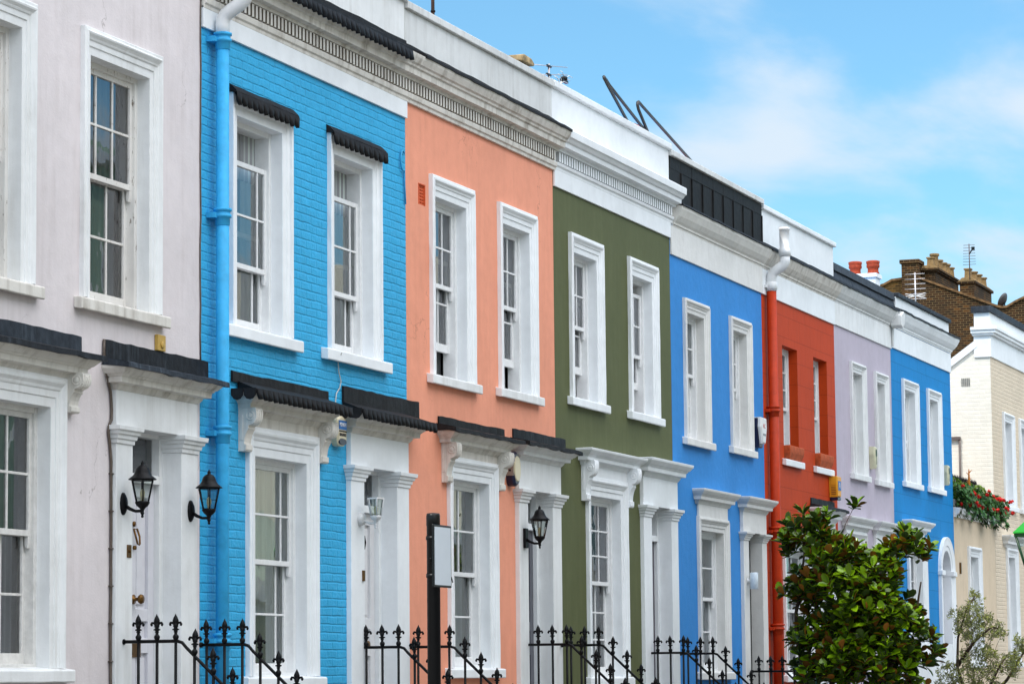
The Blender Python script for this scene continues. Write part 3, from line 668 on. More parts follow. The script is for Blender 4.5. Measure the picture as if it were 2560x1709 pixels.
# 4 olive green house
u0, u1 = 32.0, 36.47
H4 = house_root(u0, u1, 'olive green stucco house with crisp white frames and moulded white cornice')
OLI = paint('olive green stucco', (.105, .117, .050), .6, .3, (.2, .21, .11), grain=.3)
ww = [(33.105, .425, 3.13, 4.79), (35.285, .413, 3.14, 4.79)]; gw = (33.755, .565, .0, 2.055); dd = (35.08, 35.40, 36.22, 36.50)
front_wall(H4, u0+.002, u1-.002, GZ, 6.0, [hole(*w) for w in ww] + [hole(*gw), dhole(dd[1], dd[2], -.62, 2.04)], OLI)
for i, w in enumerate(ww): window(H4, *w, trim=WHITE, mid=3.98, open_bot=.3, open_top=.12*i, curtain=(.17, .16, .16), cpos='sides')
wn = window(H4, *gw, aw=.17, trim=WHITE, mid=1.07, rows=THIRDS, lrows=THIRDS, curtain=(.11, .115, .13), cpos='sides')
ground_hood(H4, wn, gw[0], gw[1], .17, WHITE, 2.27, 2.435, .13, 1.06, ch=.46)
ds = door_surround(H4, *dd, -.62, 2.04, 2.33, WHITE, 2.445, .155)
leaf, q = door(H4, *dd, -.62, 2.04, 2.33, plain('dark plum door gloss', (.035, .02, .045), .3, 0, .5, .06, .05, 10), WHITE)
MB().lathe((q[0]+.13, q[2], .6), [(.03, 0), (.03, -.006), (.012, -.012), (.03, -.05), (.001, -.065)], 14, 'y').build('door_knob', MATS['chrome'], leaf)
steps(H4, 35.0, 36.5, -.62, PAVE)
MB().box(u0+.004, u1-.002, -.026, -.001, 5.445, 5.66).build('frieze', WHITE, H4, .004)
C4 = [(-.0, 5.64), (-.028, 5.64), (-.032, 5.67), (-.05, 5.685), (-.058, 5.715), (-.02, 5.725), (-.02, 5.835), (-.08, 5.84), (-.085, 5.87), (-.15, 5.878), (-.155, 5.93), (-.175, 5.94), (-.2, 5.975), (-.22, 5.985), (-.225, 6.06), (-.21, 6.075), (-.0, 6.14)]
cornice(H4, u0+.02, u1+.06, C4, WHITE); dentils(H4, u0+.05, u1-.02, 5.726, 5.834, .021, .060, .086, .056, WHITE, GREYSHADE)
MB().box(u0+.003, u1+.03, .0, .3, 6.0, 6.565).build('parapet', WHITE, H4, .006)
MB().box(u0+.003, u1+.05, -.045, .34, 6.565, 6.645).build('coping', WHITE, H4, .012)
ch = MB(); ch.box(35.2, 35.56, 1.5, 2.1, 5.9, 7.55); ch = ch.build('chimney', GREYW, H4)
MB().extrude_y([(35.17, 7.58), (35.6, 7.58), (35.6, 7.62), (35.5, 7.66), (35.24, 7.67), (35.17, 7.655)], 1.46, 2.2).build('chimney_cap', STONE, ch, .01)

# 5 cornflower blue house
u0, u1 = 36.47, 40.83
H5 = house_root(u0, u1, 'cornflower blue rendered house with dark slate hung mansard above its frieze')
CORN = paint('cornflower blue roughcast', (.045, .25, .63), .65, .36, (.05, .2, .5), grain=.75)
ROUGHW = paint('white roughcast paint', (.74, .735, .72), .65, .25, (.36, .33, .28), grain=.7)
ww = [(37.55, .42, 2.99, 4.59), (39.65, .378, 3.02, 4.59)]; gw = (38.165, .555, .05, 1.845); dd = (39.52, 39.78, 40.46, 40.70)
front_wall(H5, u0+.002, u1-.002, GZ, 5.95, [hole(*w) for w in ww] + [hole(*gw), dhole(dd[1], dd[2], -.85, 1.9)], CORN)
for w in ww: window(H5, *w, aw=.135, trim=ROUGHW, mid=3.83, cdist=.14, fold=.35, curtain=(.62, .70, .66), cpos='all', room=GREYROOM, cols=(.5,))
wn = window(H5, *gw, aw=.14, trim=ROUGHW, mid=.98, cdist=.14, fold=.35, curtain=(.72, .82, .78), cpos='all', room=GREYROOM, cols=(.5,))
ground_hood(H5, wn, gw[0], gw[1], .12, ROUGHW, 2.02, 2.225, .135, .86, con=False, pb=.03, k=.8)
ds = door_surround(H5, *dd, -.85, 1.9, 2.2, ROUGHW, 2.225, .14, caph=.11, hk=.85)
leaf, q = door(H5, *dd, -.85, 1.9, 2.2, plain('black door gloss', (.012, .012, .014), .3, 0, .5, .06, .05, 10), BLACKP)
steps(H5, 39.5, 40.72, -.85, PAVE)
MB().box(u0+.01, u1-.003, -.026, -.001, 5.245, 5.61).build('frieze', ROUGHW, H5, .004)
C5 = [(-.0, 5.6), (-.026, 5.6), (-.03, 5.625), (-.045, 5.63), (-.05, 5.655), (-.075, 5.68), (-.115, 5.735), (-.14, 5.79), (-.155, 5.82), (-.16, 5.86), (-.0, 5.9)]
cornice(H5, u0+.065, u1+.02, C5, paint('cream cornice paint', (.72, .70, .66), .6, .35, (.3, .26, .2), grain=.35))
SLATE = lead('dark zinc cladding', (.013, .0125, .013), (.03, .032, .04))
mb = MB(); n = 9; L0, L1 = u0+.04, u1+.08
for k in range(n):
    xa, xb = L0+(L1-L0)*k/n, L0+(L1-L0)*(k+1)/n
    mb.box(xa+.001, xb-.001, -.002-R.uniform(0, .003), .2, 5.93, 6.35); mb.box(xa+.002, xb-.002, -.008-R.uniform(0, .004), .19, 6.345, 6.5)
    mb.box(xb-.008, xb+.008, -.02, .2, 5.93, 6.345)
ms = mb.build('mansard', SLATE, H5, .004)
mb = MB(); mb.extrude_x([(.0, 5.96), (-.03, 5.945), (-.17, 5.885), (-.18, 5.86), (-.15, 5.86), (.0, 5.9)], u0+.065, u1+.02, 22, .006); mb.build('lead_flashing', LEAD, H5)
MB().box(L0-.02, L1, -.05, .34, 6.5, 6.575).build('coping', GREYW, H5, .01)

# 6 brick red house
u0, u1 = 40.83, 45.0
H6 = house_root(u0, u1, 'brick red ashlar house with unframed red window reveals and white sills')
RED = paint('brick red ashlar paint', (.50, .052, .008), .6, .3, (.28, .04, .02), grain=.3, kind='ashlar')
ww = [(42.33, .42, 3.03, 4.64), (44.1, .405, 3.03, 4.64)]; gw = (42.55, .64, .0, 1.75); dd = (43.45, 43.7, 44.4, 44.65)
front_wall(H6, u0+.002, u1-.002, GZ, 5.95, [hole(*w) for w in ww] + [hole(*gw), dhole(dd[1], dd[2], -.85, 1.95)], RED)
for w in ww: window(H6, *w, aw=.0, trim=RED, surround='none', mid=3.78, rows=THIRDS, lrows=(.5,), curtain=None, sillmat=WHITE, sill_w=.53, sill_p=.06, reveal=.14, horns=False)
wn = window(H6, *gw, aw=.2, trim=WHITE, surround='plain', mid=.9, rows=THIRDS, curtain=None)
hood_at(wn, gw[0]-.62, gw[0]+.62, .02, 1.96-.13, WHITE, .1, 'hood', .6)
lead_cap(wn, gw[0]-.78, gw[0]+.78, .15, 1.95, gw[0]-.7, gw[0]+.7, 2.05, FELT, FELT)
ds = door_surround(H6, *dd, -.85, 1.95, 2.2, WHITE, 2.28, .135)
lead_cap(ds, dd[0]-.17, dd[3]+.17, .22, 2.42, dd[0]-.1, dd[3]+.1, 2.56, LEAD, LEAD)
door(H6, *dd, -.85, 1.95, 2.2, MATS['black door gloss'], WHITE)
steps(H6, 43.4, 44.7, -.85, PAVE)
MB().box(u0+.003, u1-.003, -.026, -.001, 5.245, 5.6).build('frieze', WHITE, H6, .004)
cornice(H6, u0+.03, u1+.01, C5, CREAMY)
mb = MB(); mb.extrude_x([(-.004, 5.99), (-.02, 5.98), (-.03, 5.945), (-.17, 5.885), (-.18, 5.85), (-.15, 5.85), (-.004, 5.9)], u0+.03, u1+.01, 22, .005); mb.build('lead_flashing', LEAD, H6)
MB().box(u0+.09, u1+.06, .0, .3, 5.93, 6.44).build('parapet', WHITE, H6, .006)
MB().box(u0+.09, u1+.10, -.045, .34, 6.44, 6.51).build('coping', WHITE, H6, .012)

# 7 lilac grey house
u0, u1 = 45.0, 48.83
H7 = house_root(u0, u1, 'dusty lilac grey house next to the brick red one, dark lead mansard on top')
LIL = paint('dusty lilac stucco', (.50, .445, .525), .65, .35, (.34, .27, .3), grain=.35)
ww = [(46.42, .365, 3.07, 4.64), (48.02, .335, 3.06, 4.63)]; gw = (46.05, .5, .1, 1.95); dd = (47.3, 47.55, 48.25, 48.5)
front_wall(H7, u0+.002, u1-.002, GZ, 5.95, [hole(*w) for w in ww] + [hole(*gw), dhole(dd[1], dd[2], -.7, 1.95)], LIL)
for w in ww: window(H7, *w, aw=.12, trim=WHITE1, mid=3.8, curtain=(.45, .47, .48), cpos='all', room=GREYROOM)
wn = window(H7, *gw, aw=.18, trim=WHITE1, mid=1.0, curtain=(.4, .4, .4), cpos='sides')
ground_hood(H7, wn, gw[0], gw[1], .16, WHITE1, 2.13, 2.235, .14, .88, con=False, k=.85)
ds = door_surround(H7, *dd, -.7, 1.95, 2.2, WHITE1, 2.24, .14, hk=.85)
door(H7, *dd, -.7, 1.95, 2.2, MATS['black door gloss'], WHITE1)
steps(H7, 47.2, 48.6, -.7, PAVE)
MB().box(u0+.003, u1-.003, -.026, -.001, 5.255, 5.6).build('frieze', WHITE1, H7, .004)
cornice(H7, u0+.012, u1+.0, C5, GREYW)
mb = MB(); n = 7; L0, L1 = u0+.14, u1+.46
for k in range(n):
    xa, xb = L0+(L1-L0)*k/n, L0+(L1-L0)*(k+1)/n; j = R.uniform(-.005, .005)
    mb.extrude_x([(-.015+j, 5.92), (.035, 6.1), (.3, 6.1), (.3, 5.92)], xa+.004, xb-.004)
    mb.extrude_x([(.0, 6.095+j), (.02, 6.225), (.3, 6.23), (.3, 6.095)], xa+.002, xb-.002)
mb.build('mansard', lead('aged blue lead', (.045, .052, .065), (.13, .16, .2)), H7, .006)
mb = MB(); mb.extrude_x([(-.0, 5.95), (-.03, 5.94), (-.17, 5.885), (-.18, 5.85), (-.15, 5.85), (-.0, 5.9)], u0+.012, u1, 20, .006); mb.build('lead_flashing', LEAD, H7)
ch = MB(); ch.box(50.0, 50.34, .49, 1.12, 5.9, 6.60); ch.box(49.97, 50.37, .46, 1.15, 6.60, 6.67); ch = ch.build('chimney', WHITE, H7, .006)
for py in (.87, .565):
    MB().lathe((50.17, py, 6.67), [(.10, 0), (.105, .025), (.09, .045), (.09, .10), (.108, .115), (.112, .15), (.103, .165), (.112, .185), (.116, .22), (.088, .23)], 18).build('chimney_pot', TERRA, ch)

# 8 deep azure house
u0, u1 = 48.83, 53.55
H8 = house_root(u0, u1, 'deep azure blue ashlar house at the far end with arched white doorway')
AZU = paint('azure ashlar paint', (.009, .225, .56), .6, .3, (.03, .16, .4), grain=.3, kind='ashlar')
ww = [(50.16, .45, 3.15, 4.68), (52.05, .405, 3.16, 4.68)]; gw = (50.4, .5, .3, 2.03); dd = (52.13, 52.38, 53.10, 53.36)
front_wall(H8, u0+.003, u1-.002, GZ, 5.95, [hole(*w) for w in ww] + [hole(*gw), (dd[1], dd[2], -.6, 2.13)], AZU)
for w in ww: window(H8, *w, aw=.13, trim=WHITE, mid=3.85, rows=THIRDS, curtain=(.3, .32, .34), cpos='sides')
wn = window(H8, *gw, aw=.2, trim=WHITE, mid=1.1, curtain=(.3, .32, .34), cpos='sides')
ground_hood(H8, wn, gw[0]-.1, gw[1], .18, WHITE, 2.23, 2.37, .14, .9, con=False, k=.9)
# arched doorway
mb = MB(); cx = (dd[1]+dd[2])/2; zs = 1.75; ri, ro = .36, .60; n = 20
ring = lambda rr, y: [(cx+rr*math.cos(math.pi-math.pi*k/n), y, zs+rr*math.sin(math.pi-math.pi*k/n)) for k in range(n+1)]
prof = [(ri, .12), (ri, -.03), (ri+.08, -.034), (ri+.09, -.045), (ri+.18, -.05), (ro, -.06), (ro, 0)]
vs = []
for rr, y in prof: vs += [(cx-rr, y, -.6)] + ring(rr, y) + [(cx+rr, y, -.6)]
m_ = n+3; fs = [(i*m_+k, i*m_+k+1, (i+1)*m_+k+1, (i+1)*m_+k) for i in range(len(prof)-1) for k in range(m_-1)]
mb.add(vs, fs)
for a, b in ((cx-ro-.02, cx-ri+.01), (cx+ri-.01, cx+ro+.02)): mb.box(a, b, -.08, .1, 1.68, 1.76)
ar = mb.build('door_surround', WHITE, H8, .004)
mb = MB(); mb.box(cx-.36, cx+.36, .16, .2, -.6, 1.68); mb.box(cx-.36, cx+.36, .10, .21, 1.68, 1.75); vs = ring(.37, .15) ; mb.add(vs, [tuple(range(len(vs)))]); mb.build('front_door', plain('pale lilac door', (.55, .55, .62), .4), H8)
MB().box(u0+.01, u1-.005, -.02, -.001, GZ, .5).build('plinth', WHITE, H8, .004)
steps(H8, 52.1, 53.4, -.6, PAVE)
MB().box(u0+.003, u1-.001, -.026, -.001, 5.285, 5.62).build('frieze', WHITE, H8, .004)
mb = MB(); vs = []; C8 = [(p, z+.03) for p, z in [(.026, 5.6), (.03, 5.625), (.045, 5.63), (.05, 5.655), (.075, 5.68), (.115, 5.735), (.14, 5.79), (.155, 5.82), (.16, 5.86), (.02, 5.9)]]
for p, z in C8: vs += [(u0+.01, -p, z), (u1+p, -p, z), (u1+p, .5, z)]
vs += [(u0+.01, .1, C8[-1][1]), (u1+.02, .1, C8[-1][1]), (u1+.02, .5, C8[-1][1])]
fs = [(i*3+k, i*3+k+1, i*3+k+4, i*3+k+3) for i in range(len(C8)-1) for k in range(2)] + [((len(C8)-1)*3, (len(C8)-1)*3+1, len(C8)*3+1, len(C8)*3)]
mb.add(vs, fs); mb.build('cornice', WHITE, H8)
mb = MB(); mb.extrude_x([(.0, 5.985), (-.03, 5.97), (-.17, 5.915), (-.18, 5.885), (-.15, 5.885), (.0, 5.93)], u0+.01, u1+.17, 22, .007); mb.build('lead_flashing', LEAD, H8)
MB().box(u0+.48, u1+.0, .0, .28, 5.95, 6.17).build('parapet', WHITE, H8, .006)
mb = MB(); n = 8
for k in range(n): mb.box(u0+.48+(u1-u0-.48)*k/n+.003, u0+.48+(u1-u0-.48)*(k+1)/n-.003, -.05, .32, 6.17, 6.235)
mb.build('coping', LEAD2, H8, .008)
mb = MB(); mb.extrude_y([(u0-.16, 5.62), (u0-.04, 5.58), (u0+.10, 5.66), (u0+.13, 5.80), (u0+.05, 5.86), (u0-.14, 5.78)], -.23, -.05); mb.tube([(u0-.02, -.05, 5.6), (u0-.015, -.045, 5.3)], .022, 8); mb.build('rain_hopper', GREYW, H8, .008)

# 9 cream corner house with its low link
C9 = thing('corner_house', 'cream and tan house with sunlit brick side wall and balcony full of red flowers', 'house', (60, 0, 0))
TAN = paint('tan painted stucco', (.69, .56, .41), .65, .4, (.38, .27, .16), grain=.35)
TANB = paint('tan painted brick', (.71, .60, .46), .6, .2, (.4, .28, .18), kind='brick', cracks=.16, bk=.6)
CRB = paint('cream painted brick', (.82, .77, .68), .55, .1, (.5, .42, .32), kind='brick', cracks=.05, bk=.25)
g1 = (55.26, .43, .2, 2.09)
front_wall(C9, 53.56, 57.33, GZ, 2.82, [hole(*g1)], TAN, 5.0, 'link_wall')
window(C9, *g1, aw=.14, trim=WHITE, mid=1.1, rows=THIRDS, curtain=(.45, .45, .45), cpos='sides')
ww = [(58.9, .42, 3.19, 4.81), (60.6, .42, 3.19, 4.81), (62.4, .42, 3.19, 4.81)]; g2 = [(58.9, .42, .2, 2.2), (61.3, .42, .2, 2.2)]
front_wall(C9, 57.34, 66.0, GZ, 6.1, [hole(*w) for w in ww+g2], TANB, .02, 'front_wall', False)
mb = MB(); mb.quad((57.335, .0, GZ), (57.335, .0, 6.1), (57.335, 6, 6.1), (57.335, 6, GZ))
mb = MB(); mb.add([(57.336, 0, GZ), (57.336, 0, 6.1), (57.336, .25, 6.1), (57.336, 6.0, 3.6), (57.336, 6, GZ)], [(0, 1, 2, 3, 4)]); mb.add([(66, 0, GZ), (66, 0, 6.1), (66, .25, 6.1), (66, 6.0, 3.6), (66, 6, GZ)], [(4, 3, 2, 1, 0)])
mb.quad((57.336, 6, GZ), (57.336, 6, 3.6), (66, 6, 3.6), (66, 6, GZ)); mb.quad((57.336, .25, 6.1), (66, .25, 6.1), (66, 6, 3.6), (57.336, 6, 3.6)); mb.build('side_wall', CRB, C9, fix=False)
mb = MB(); mb.extrude_x([(.24, 6.13), (2.2, 4.75), (2.2, 4.9), (.24, 6.28)], 57.29, 57.36); mb.build('verge_board', WHITE, C9)
for w in ww+g2:
    wn = window(C9, *w, aw=.13, trim=WHITE, rows=THIRDS, curtain=(.45, .45, .45), cpos='sides')
    if w in g2: ground_hood(C9, wn, w[0], w[1], .16, WHITE1, 2.39, 2.44, .16, .86, con=False, k=.85)
mb = MB(); mb.box(57.30, 66, -.03, .3, 5.93, 6.34); mb.box(57.25, 66, -.09, .32, 6.34, 6.38); mb.box(57.22, 66, -.13, .34, 6.38, 6.44); mb.box(57.19, 66, -.16, .34, 6.44, 6.50); mb.build('cornice', WHITE, C9, .008)
MB().box(57.32, 66, -.01, .29, 6.50, 6.78).build('parapet', WHITE, C9, .006)
mb = MB()
for k in range(9): mb.box(57.26+k*.97+.003, 57.26+(k+1)*.97-.003, -.06, .33, 6.78, 6.90)
mb.build('coping', LEAD2, C9, .008)
mb = MB(); mb.extrude_x([(.05, 2.74), (-.04, 2.74), (-.05, 2.78), (-.09, 2.8), (-.11, 2.86), (-.12, 2.9), (.05, 2.92)], 53.58, 57.3, 8, .002); mb.build('ledge', WHITE1, C9, .004)
mb = MB()
for i in range(5):
    for j in range(6): mb.box(57.320, 57.334, .40+.035*i, .42+.035*i, 5.40+.026*j, 5.415+.026*j)
mb.build('air_vent', plain('grey vent', (.2, .19, .17), .8), C9)
mb = MB(); y = .3
for k in range(26):
    x = 53.62+k*.1415; mb.box(x-.011, x+.011, y-.011, y+.011, 2.83, 3.5); mb.lathe((x, y, 3.5), [(.012, 0), (.022, .03), (.014, .06), (.002, .10)], 6)
for z in (3.12, 3.40): mb.box(53.6, 57.33, y-.006, y+.006, z, z+.022)
mb.build('balcony_railing', BLACK, C9)
mb = MB(); mb.tube([(57.30, .62, 4.4), (57.30, .62, 2.9)], .02, 8); mb.box(57.27, 57.33, .6, .95, 4.38, 4.44); mb.build('waste_pipe', plain('brown pipe', (.12, .09, .08), .5), C9)
MB().box(53.95, 54.02, -.03, -.001, 1.75, 1.95).build('door_bell', BRASS, C9, .003)

# 10 brown brick house far behind
BH = thing('brick_house', 'sooty brown brick house with butterfly gable and clay chimney pots', 'house', (76, 4, 0))
SB = stock_brick('sooty stock brick')
SB2 = stock_brick('yellow stock brick', (.22, .145, .055), (.02, .011, .004), (.08, .042, .010), (.19, .095, .016))
poly = [(5.55, GZ), (5.55, 9.95), (5.34, 9.93), (3.4, 9.12), (3.24, 9.07), (3.12, 9.08), (2.9, 9.2), (1.0, 10.0), (1.0, GZ)]
mb = MB(); mb.extrude_x(poly, 76, 76.3); mb.box(76.3, 86, 1.0, 5.5, GZ, 8.9); mb.build('wall', SB, BH)
MB().extrude_x([(7.6, GZ), (7.6, 9.5), (6.3, 9.83), (6.1, 9.93), (5.76, 9.96), (5.551, 9.97), (5.551, GZ)], 76.25, 76.55).build('rear_wall', SB2, BH)
top = poly[2:8]
mb = MB()
for (a, za), (b, zb) in zip(top[:-1], top[1:]):
    mb.extrude_x([(a, za-.002), (b, zb-.002), (b, zb+.055), (a, za+.055)], 75.94, 76.36)
mb.extrude_x([(7.6, 9.5), (6.3, 9.83), (6.1, 9.93), (5.76, 9.96), (5.76, 10.02), (6.1, 9.99), (6.3, 9.89), (7.6, 9.56)], 76.2, 76.6)
mb.build('coping', plain('tile creasing', (.16, .09, .04), .85, 0, .2, .5, .5, 10), BH)
st1 = MB().box(75.97, 76.5, 5.35, 5.78, 9.4, 10.33).box(75.92, 76.55, 5.31, 5.82, 10.33, 10.43).build('chimney', SB, BH, .01)
st2 = MB(); st2.box(76.32, 79.2, 4.98, 5.34, 8.8, 10.13); st2.box(76.26, 79.26, 4.92, 5.345, 10.13, 10.17); st2.box(76.22, 79.3, 4.88, 5.345, 10.17, 10.22); st2 = st2.build('chimney', SB, BH, .01)
MB().hood(76.3, 79.2, 0, [(0, 10.22)], 1) if False else None
fl = MB(); fl.extrude_x([(5.34, 10.21), (4.9, 10.21), (5.0, 10.29), (5.3, 10.30)], 76.26, 79.26); fl.build('flaunching', POT, st2, .01)
potS = [(.115, 0), (.105, .06), (.095, .17), (.10, .18), (.125, .185), (.125, .215), (.09, .22)]
def pot(x, y, z, h, parent, n=12, k=1.0): MB().lathe((x, y, z), [(r*k, q*h/.22) for r, q in potS], n, rot=rad(45) if n == 4 else 0, smooth=n > 4).build('chimney_pot', POT, parent, .004)
for i, (x, h, n) in enumerate([(76.5, .25, 4), (76.95, .40, 14), (77.45, .30, 14), (77.95, .29, 14), (78.4, .31, 14), (78.9, .28, 14)]): pot(x, 5.13, 10.28, h, st2, n, 1.15 if n == 4 else 1)
st3 = MB(); st3.box(76.32, 78.6, 4.0, 4.37, 8.8, 9.78); st3.box(76.27, 78.65, 3.95, 4.42, 9.78, 9.85); st3 = st3.build('chimney', SB, BH, .01)
fl = MB(); fl.extrude_x([(4.42, 9.84), (3.95, 9.84), (4.06, 9.94), (4.3, 9.94)], 76.3, 78.6); fl.build('flaunching', POT, st3, .01)
for x, h, n in ((76.5, .27, 4), (77.1, .26, 14), (77.7, .26, 14), (78.3, .25, 14)): pot(x, 4.18, 9.92, h, st3, n, 1.1)

# ------------------------------------------------------------------ drainpipes
def drainpipe(u, zt, zb, y, r, collars, mat, label, head, headmat):
    t = thing('drainpipe', label, 'drainpipe', (u, 0, 0), 'drainpipes between house fronts')
    MB().tube([(u, -y, zt), (u, -y, zb)], r, 20).build('pipe', mat, t)
    for z in collars:
        m = MB(); m.lathe((u, -y, z), [(r+.001, -.07), (r*1.12, -.065), (r*1.12, -.005), (r*1.38, .0), (r*1.38, .022), (r*1.2, .026), (r*1.2, .05), (r*1.42, .054), (r*1.42, .074), (r*1.05, .08)], 20)
        m.box(u-r*2.1, u+r*2.1, -y+r*.3, -.002, z-.01, z+.035)
        m.build('collar', mat, t)
    m = MB(); m.tube(head, r*1.08, 18); m.build('offset_bend', headmat, t)
    return t
BP = plain('sky blue pipe paint', (.04, .37, .69), .5, 0, .22, .14, .3, 9)
WP = plain('white plastic pipe', (.72, .73, .74), .35, 0, .5, .05, .05, 10)
RP = plain('brick red pipe paint', (.46, .036, .005), .5, 0, .22, .14, .3, 9)
u = 23.17
t = drainpipe(u, 5.43, GZ, .10, .056, [5.36, 3.86, 2.03, .31], BP, 'sky blue downpipe with white swan neck beside the lavender house', [(u, -.10, 5.4), (u, -.10, 5.50), (u, -.105, 5.55), (u, -.13, 5.59), (u, -.18, 5.625), (u, -.25, 5.665), (u, -.30, 5.70), (u, -.325, 5.75), (u, -.33, 5.82), (u, -.33, 6.0)], WP)
MB().lathe((u, -.33, 5.80), [(.06, 0), (.07, .01), (.07, .08), (.062, .09)], 18).build('socket', WP, t)
u = 41.05
t = drainpipe(u, 5.36, GZ, .09, .068, [3.62, 1.95, .62], RP, 'brick red downpipe with white offset between cornflower and red houses', [(u, -.09, 5.3), (u, -.09, 5.46), (u, -.10, 5.52), (u, -.13, 5.57), (u, -.20, 5.61), (u, -.26, 5.65), (u, -.29, 5.70), (u, -.29, 5.80)], WP)
m = MB(); m.lathe((u, -.29, 5.78), [(.085, 0), (.085, .10), (.07, .11), (.07, .36), (.078, .365), (.078, .40), (.066, .40)], 18); m.build('vent_stack', WP, t)
m = MB(); m.lathe((u, -.09, 5.36), [(.072, -.04), (.085, -.03), (.085, .06), (.072, .07)], 18); m.box(u-.14, u+.14, -.06, -.002, 5.34, 5.38); m.build('collar', WP, t)

# ------------------------------------------------------------------ wall lamps
def hexring(mb, c, r0, z0, r1, z1, w, n=6):          # glazing bars along the edges of a tapering lantern
    for k in range(n):
        t = 2*math.pi*k/n + math.pi/6
        a = (c[0]+r0*math.cos(t), c[1]+r0*math.sin(t), c[2]+z0); b = (c[0]+r1*math.cos(t), c[1]+r1*math.sin(t), c[2]+z1)
        mb.tube([a, b], w, 5)
def wall_lamp(u, yb, z, label, mat=BLACK, cap=True, plate='oval', s=1.0):
    t = thing('wall_lamp', label, 'wall lamp', (u, yb, z+EYE), 'lanterns on the door pilasters')
    c = (u, yb-.17*s, z)                              # z is the foot of the glass
    m = MB()
    if plate == 'oval':
        m.lathe((u, yb, z-.015), [(.052, 0), (.05, -.012), (.03, -.03), (.001, -.036)], 14, 'y')
        for i in range(14*4+2): pass
        n0 = 0; m.v = [(x, y, z-.015+(q-(z-.015))*(1.75 if abs(q-(z-.015)) > 0 else 1)) for x, y, q in m.v]
    elif plate == 'square': m.box(u-.045, u+.045, yb-.03, yb-.001, z-.12*s, z+.085*s)
    else: m.lathe((u, yb, z-.03), [(.062, 0), (.06, -.03), (.045, -.05), (.001, -.055)], 16, 'y')
    m.build('back_plate', mat, t, .003)
    m = MB(); m.tube([(u, yb-.02, z-.03*s), (u, yb-.06*s, z-.055*s), (u, yb-.11*s, z-.075*s), (u, yb-.165*s, z-.075*s)], [.016*s, .014*s, .012*s, .012*s], 8); m.build('arm', mat, t)
    m = MB(); m.lathe(c, [(.055*s, -.0), (.058*s, -.012*s), (.045*s, -.035*s), (.022*s, -.055*s), (.014*s, -.07*s), (.012*s, -.085*s), (.017*s, -.09*s), (.012*s, -.1*s), (.008*s, -.11*s), (.012*s, -.118*s), (.006*s, -.128*s)][::-1], 12); m.build('base', mat, t)
    m = MB(); rt_ = .092*s if cap else .085*s
    hexring(m, c, .054*s, 0, rt_, .165*s, .006*s)
    m.lathe((c[0], c[1], c[2]+.165*s), [(rt_, -.008), (rt_+.004, -.008), (rt_+.004, .008), (rt_, .008)], 6, rot=math.pi/6, smooth=False)
    m.build('frame', mat, t)
    m = MB(); vs = []
    for r_, h in ((.051*s, 0), (rt_-.004, .163*s)):
        for k in range(6): a = 2*math.pi*k/6+math.pi/6; vs.append((c[0]+r_*math.cos(a), c[1]+r_*math.sin(a), c[2]+h))
    m.add(vs, [(k, (k+1) % 6, 6+(k+1) % 6, 6+k) for k in range(6)]); m.build('glass_pane', GLASS_LAMP, t)
    m = MB(); m.lathe((c[0], c[1], c[2]+.0), [(.014*s, 0), (.014*s, .03*s), (.018*s, .035*s), (.02*s, .07*s), (.012*s, .09*s), (.002, .095*s)], 12); m.build('bulb', plain('frosted bulb', (.75, .66, .4), .4), t)
    if cap:
        m = MB(); m.lathe((c[0], c[1], c[2]+.17*s), [(.108*s, -.004), (.112*s, .0), (.098*s, .012*s), (.075*s, .03*s), (.062*s, .05*s), (.058*s, .062*s), (.05*s, .085*s), (.034*s, .103*s), (.016*s, .11*s), (.013*s, .118*s), (.016*s, .126*s), (.006*s, .14*s), (.003*s, .15*s)], 12); m.build('cap', mat, t)
    return t
wall_lamp(21.46, -.05, 1.39, 'black lantern on the left pilaster of the lavender house door, above brass bell')
wall_lamp(22.66, -.05, 1.39, 'black lantern on the right pilaster beside the sky blue downpipe')
wall_lamp(26.25, -.05, 1.50, 'white lantern with open clear glass top on sky blue house pilaster', plain('white cast metal', (.62, .62, .62), .45, 0, .5, .1, .1, 20), False, 'round', .95)
wall_lamp(30.80, -.05, 1.49, 'black lantern on square back plate beside the slate grey door', BLACK, True, 'square', 1.02)
t = thing('wall_lamp', 'small pale cylinder downlight on pilaster of black door', 'wall lamp', (39.68, -.05, 1.25+EYE))
m = MB(); m.lathe((39.68, -.05, 1.25), [(.045, 0), (.045, -.012), (.02, -.02), (.02, -.07)], 14, 'y'); m.build('back_plate', WP, t)
m = MB(); m.lathe((39.68, -.14, 1.14), [(.05, 0), (.055, .004), (.055, .215), (.05, .22)], 20); m.build('shade', plain('pale blue white enamel', (.6, .68, .74), .3), t)

# ------------------------------------------------------------------ alarm boxes
def rbox(pts, y0, y1, inset=.012):                    # chamfered plate from an outline of (x, z)
    cx = sum(p[0] for p in pts)/len(pts); cz = sum(p[1] for p in pts)/len(pts); n = len(pts); vs = []
    for y, k in ((y0, 0), (y1+inset, 0), (y1, inset)):
        for x, z in pts:
            d = math.hypot(x-cx, z-cz); vs.append((x-(x-cx)/d*k, y, z-(z-cz)/d*k))
    m = MB(); fs = [(i*n+k, i*n+(k+1) % n, (i+1)*n+(k+1) % n, (i+1)*n+k) for i in range(2) for k in range(n)]
    m.add(vs, fs + [tuple(range(n)), tuple(2*n+k for k in range(n-1, -1, -1))]); return m
def oval(cx, cz, a, b, n=24, e=2.0): return [(cx+a*math.copysign(abs(math.cos(t))**(2/e), math.cos(t)), cz+b*math.copysign(abs(math.sin(t))**(2/e), math.sin(t))) for t in [2*math.pi*k/n for k in range(n)]]
CRP = plain('cream plastic', (.68, .60, .42), .4, 0, .5, .05, 0, 5); NAVY = plain('navy plastic', (.008, .01, .04), .3, 0, .5, .05, 0, 5)
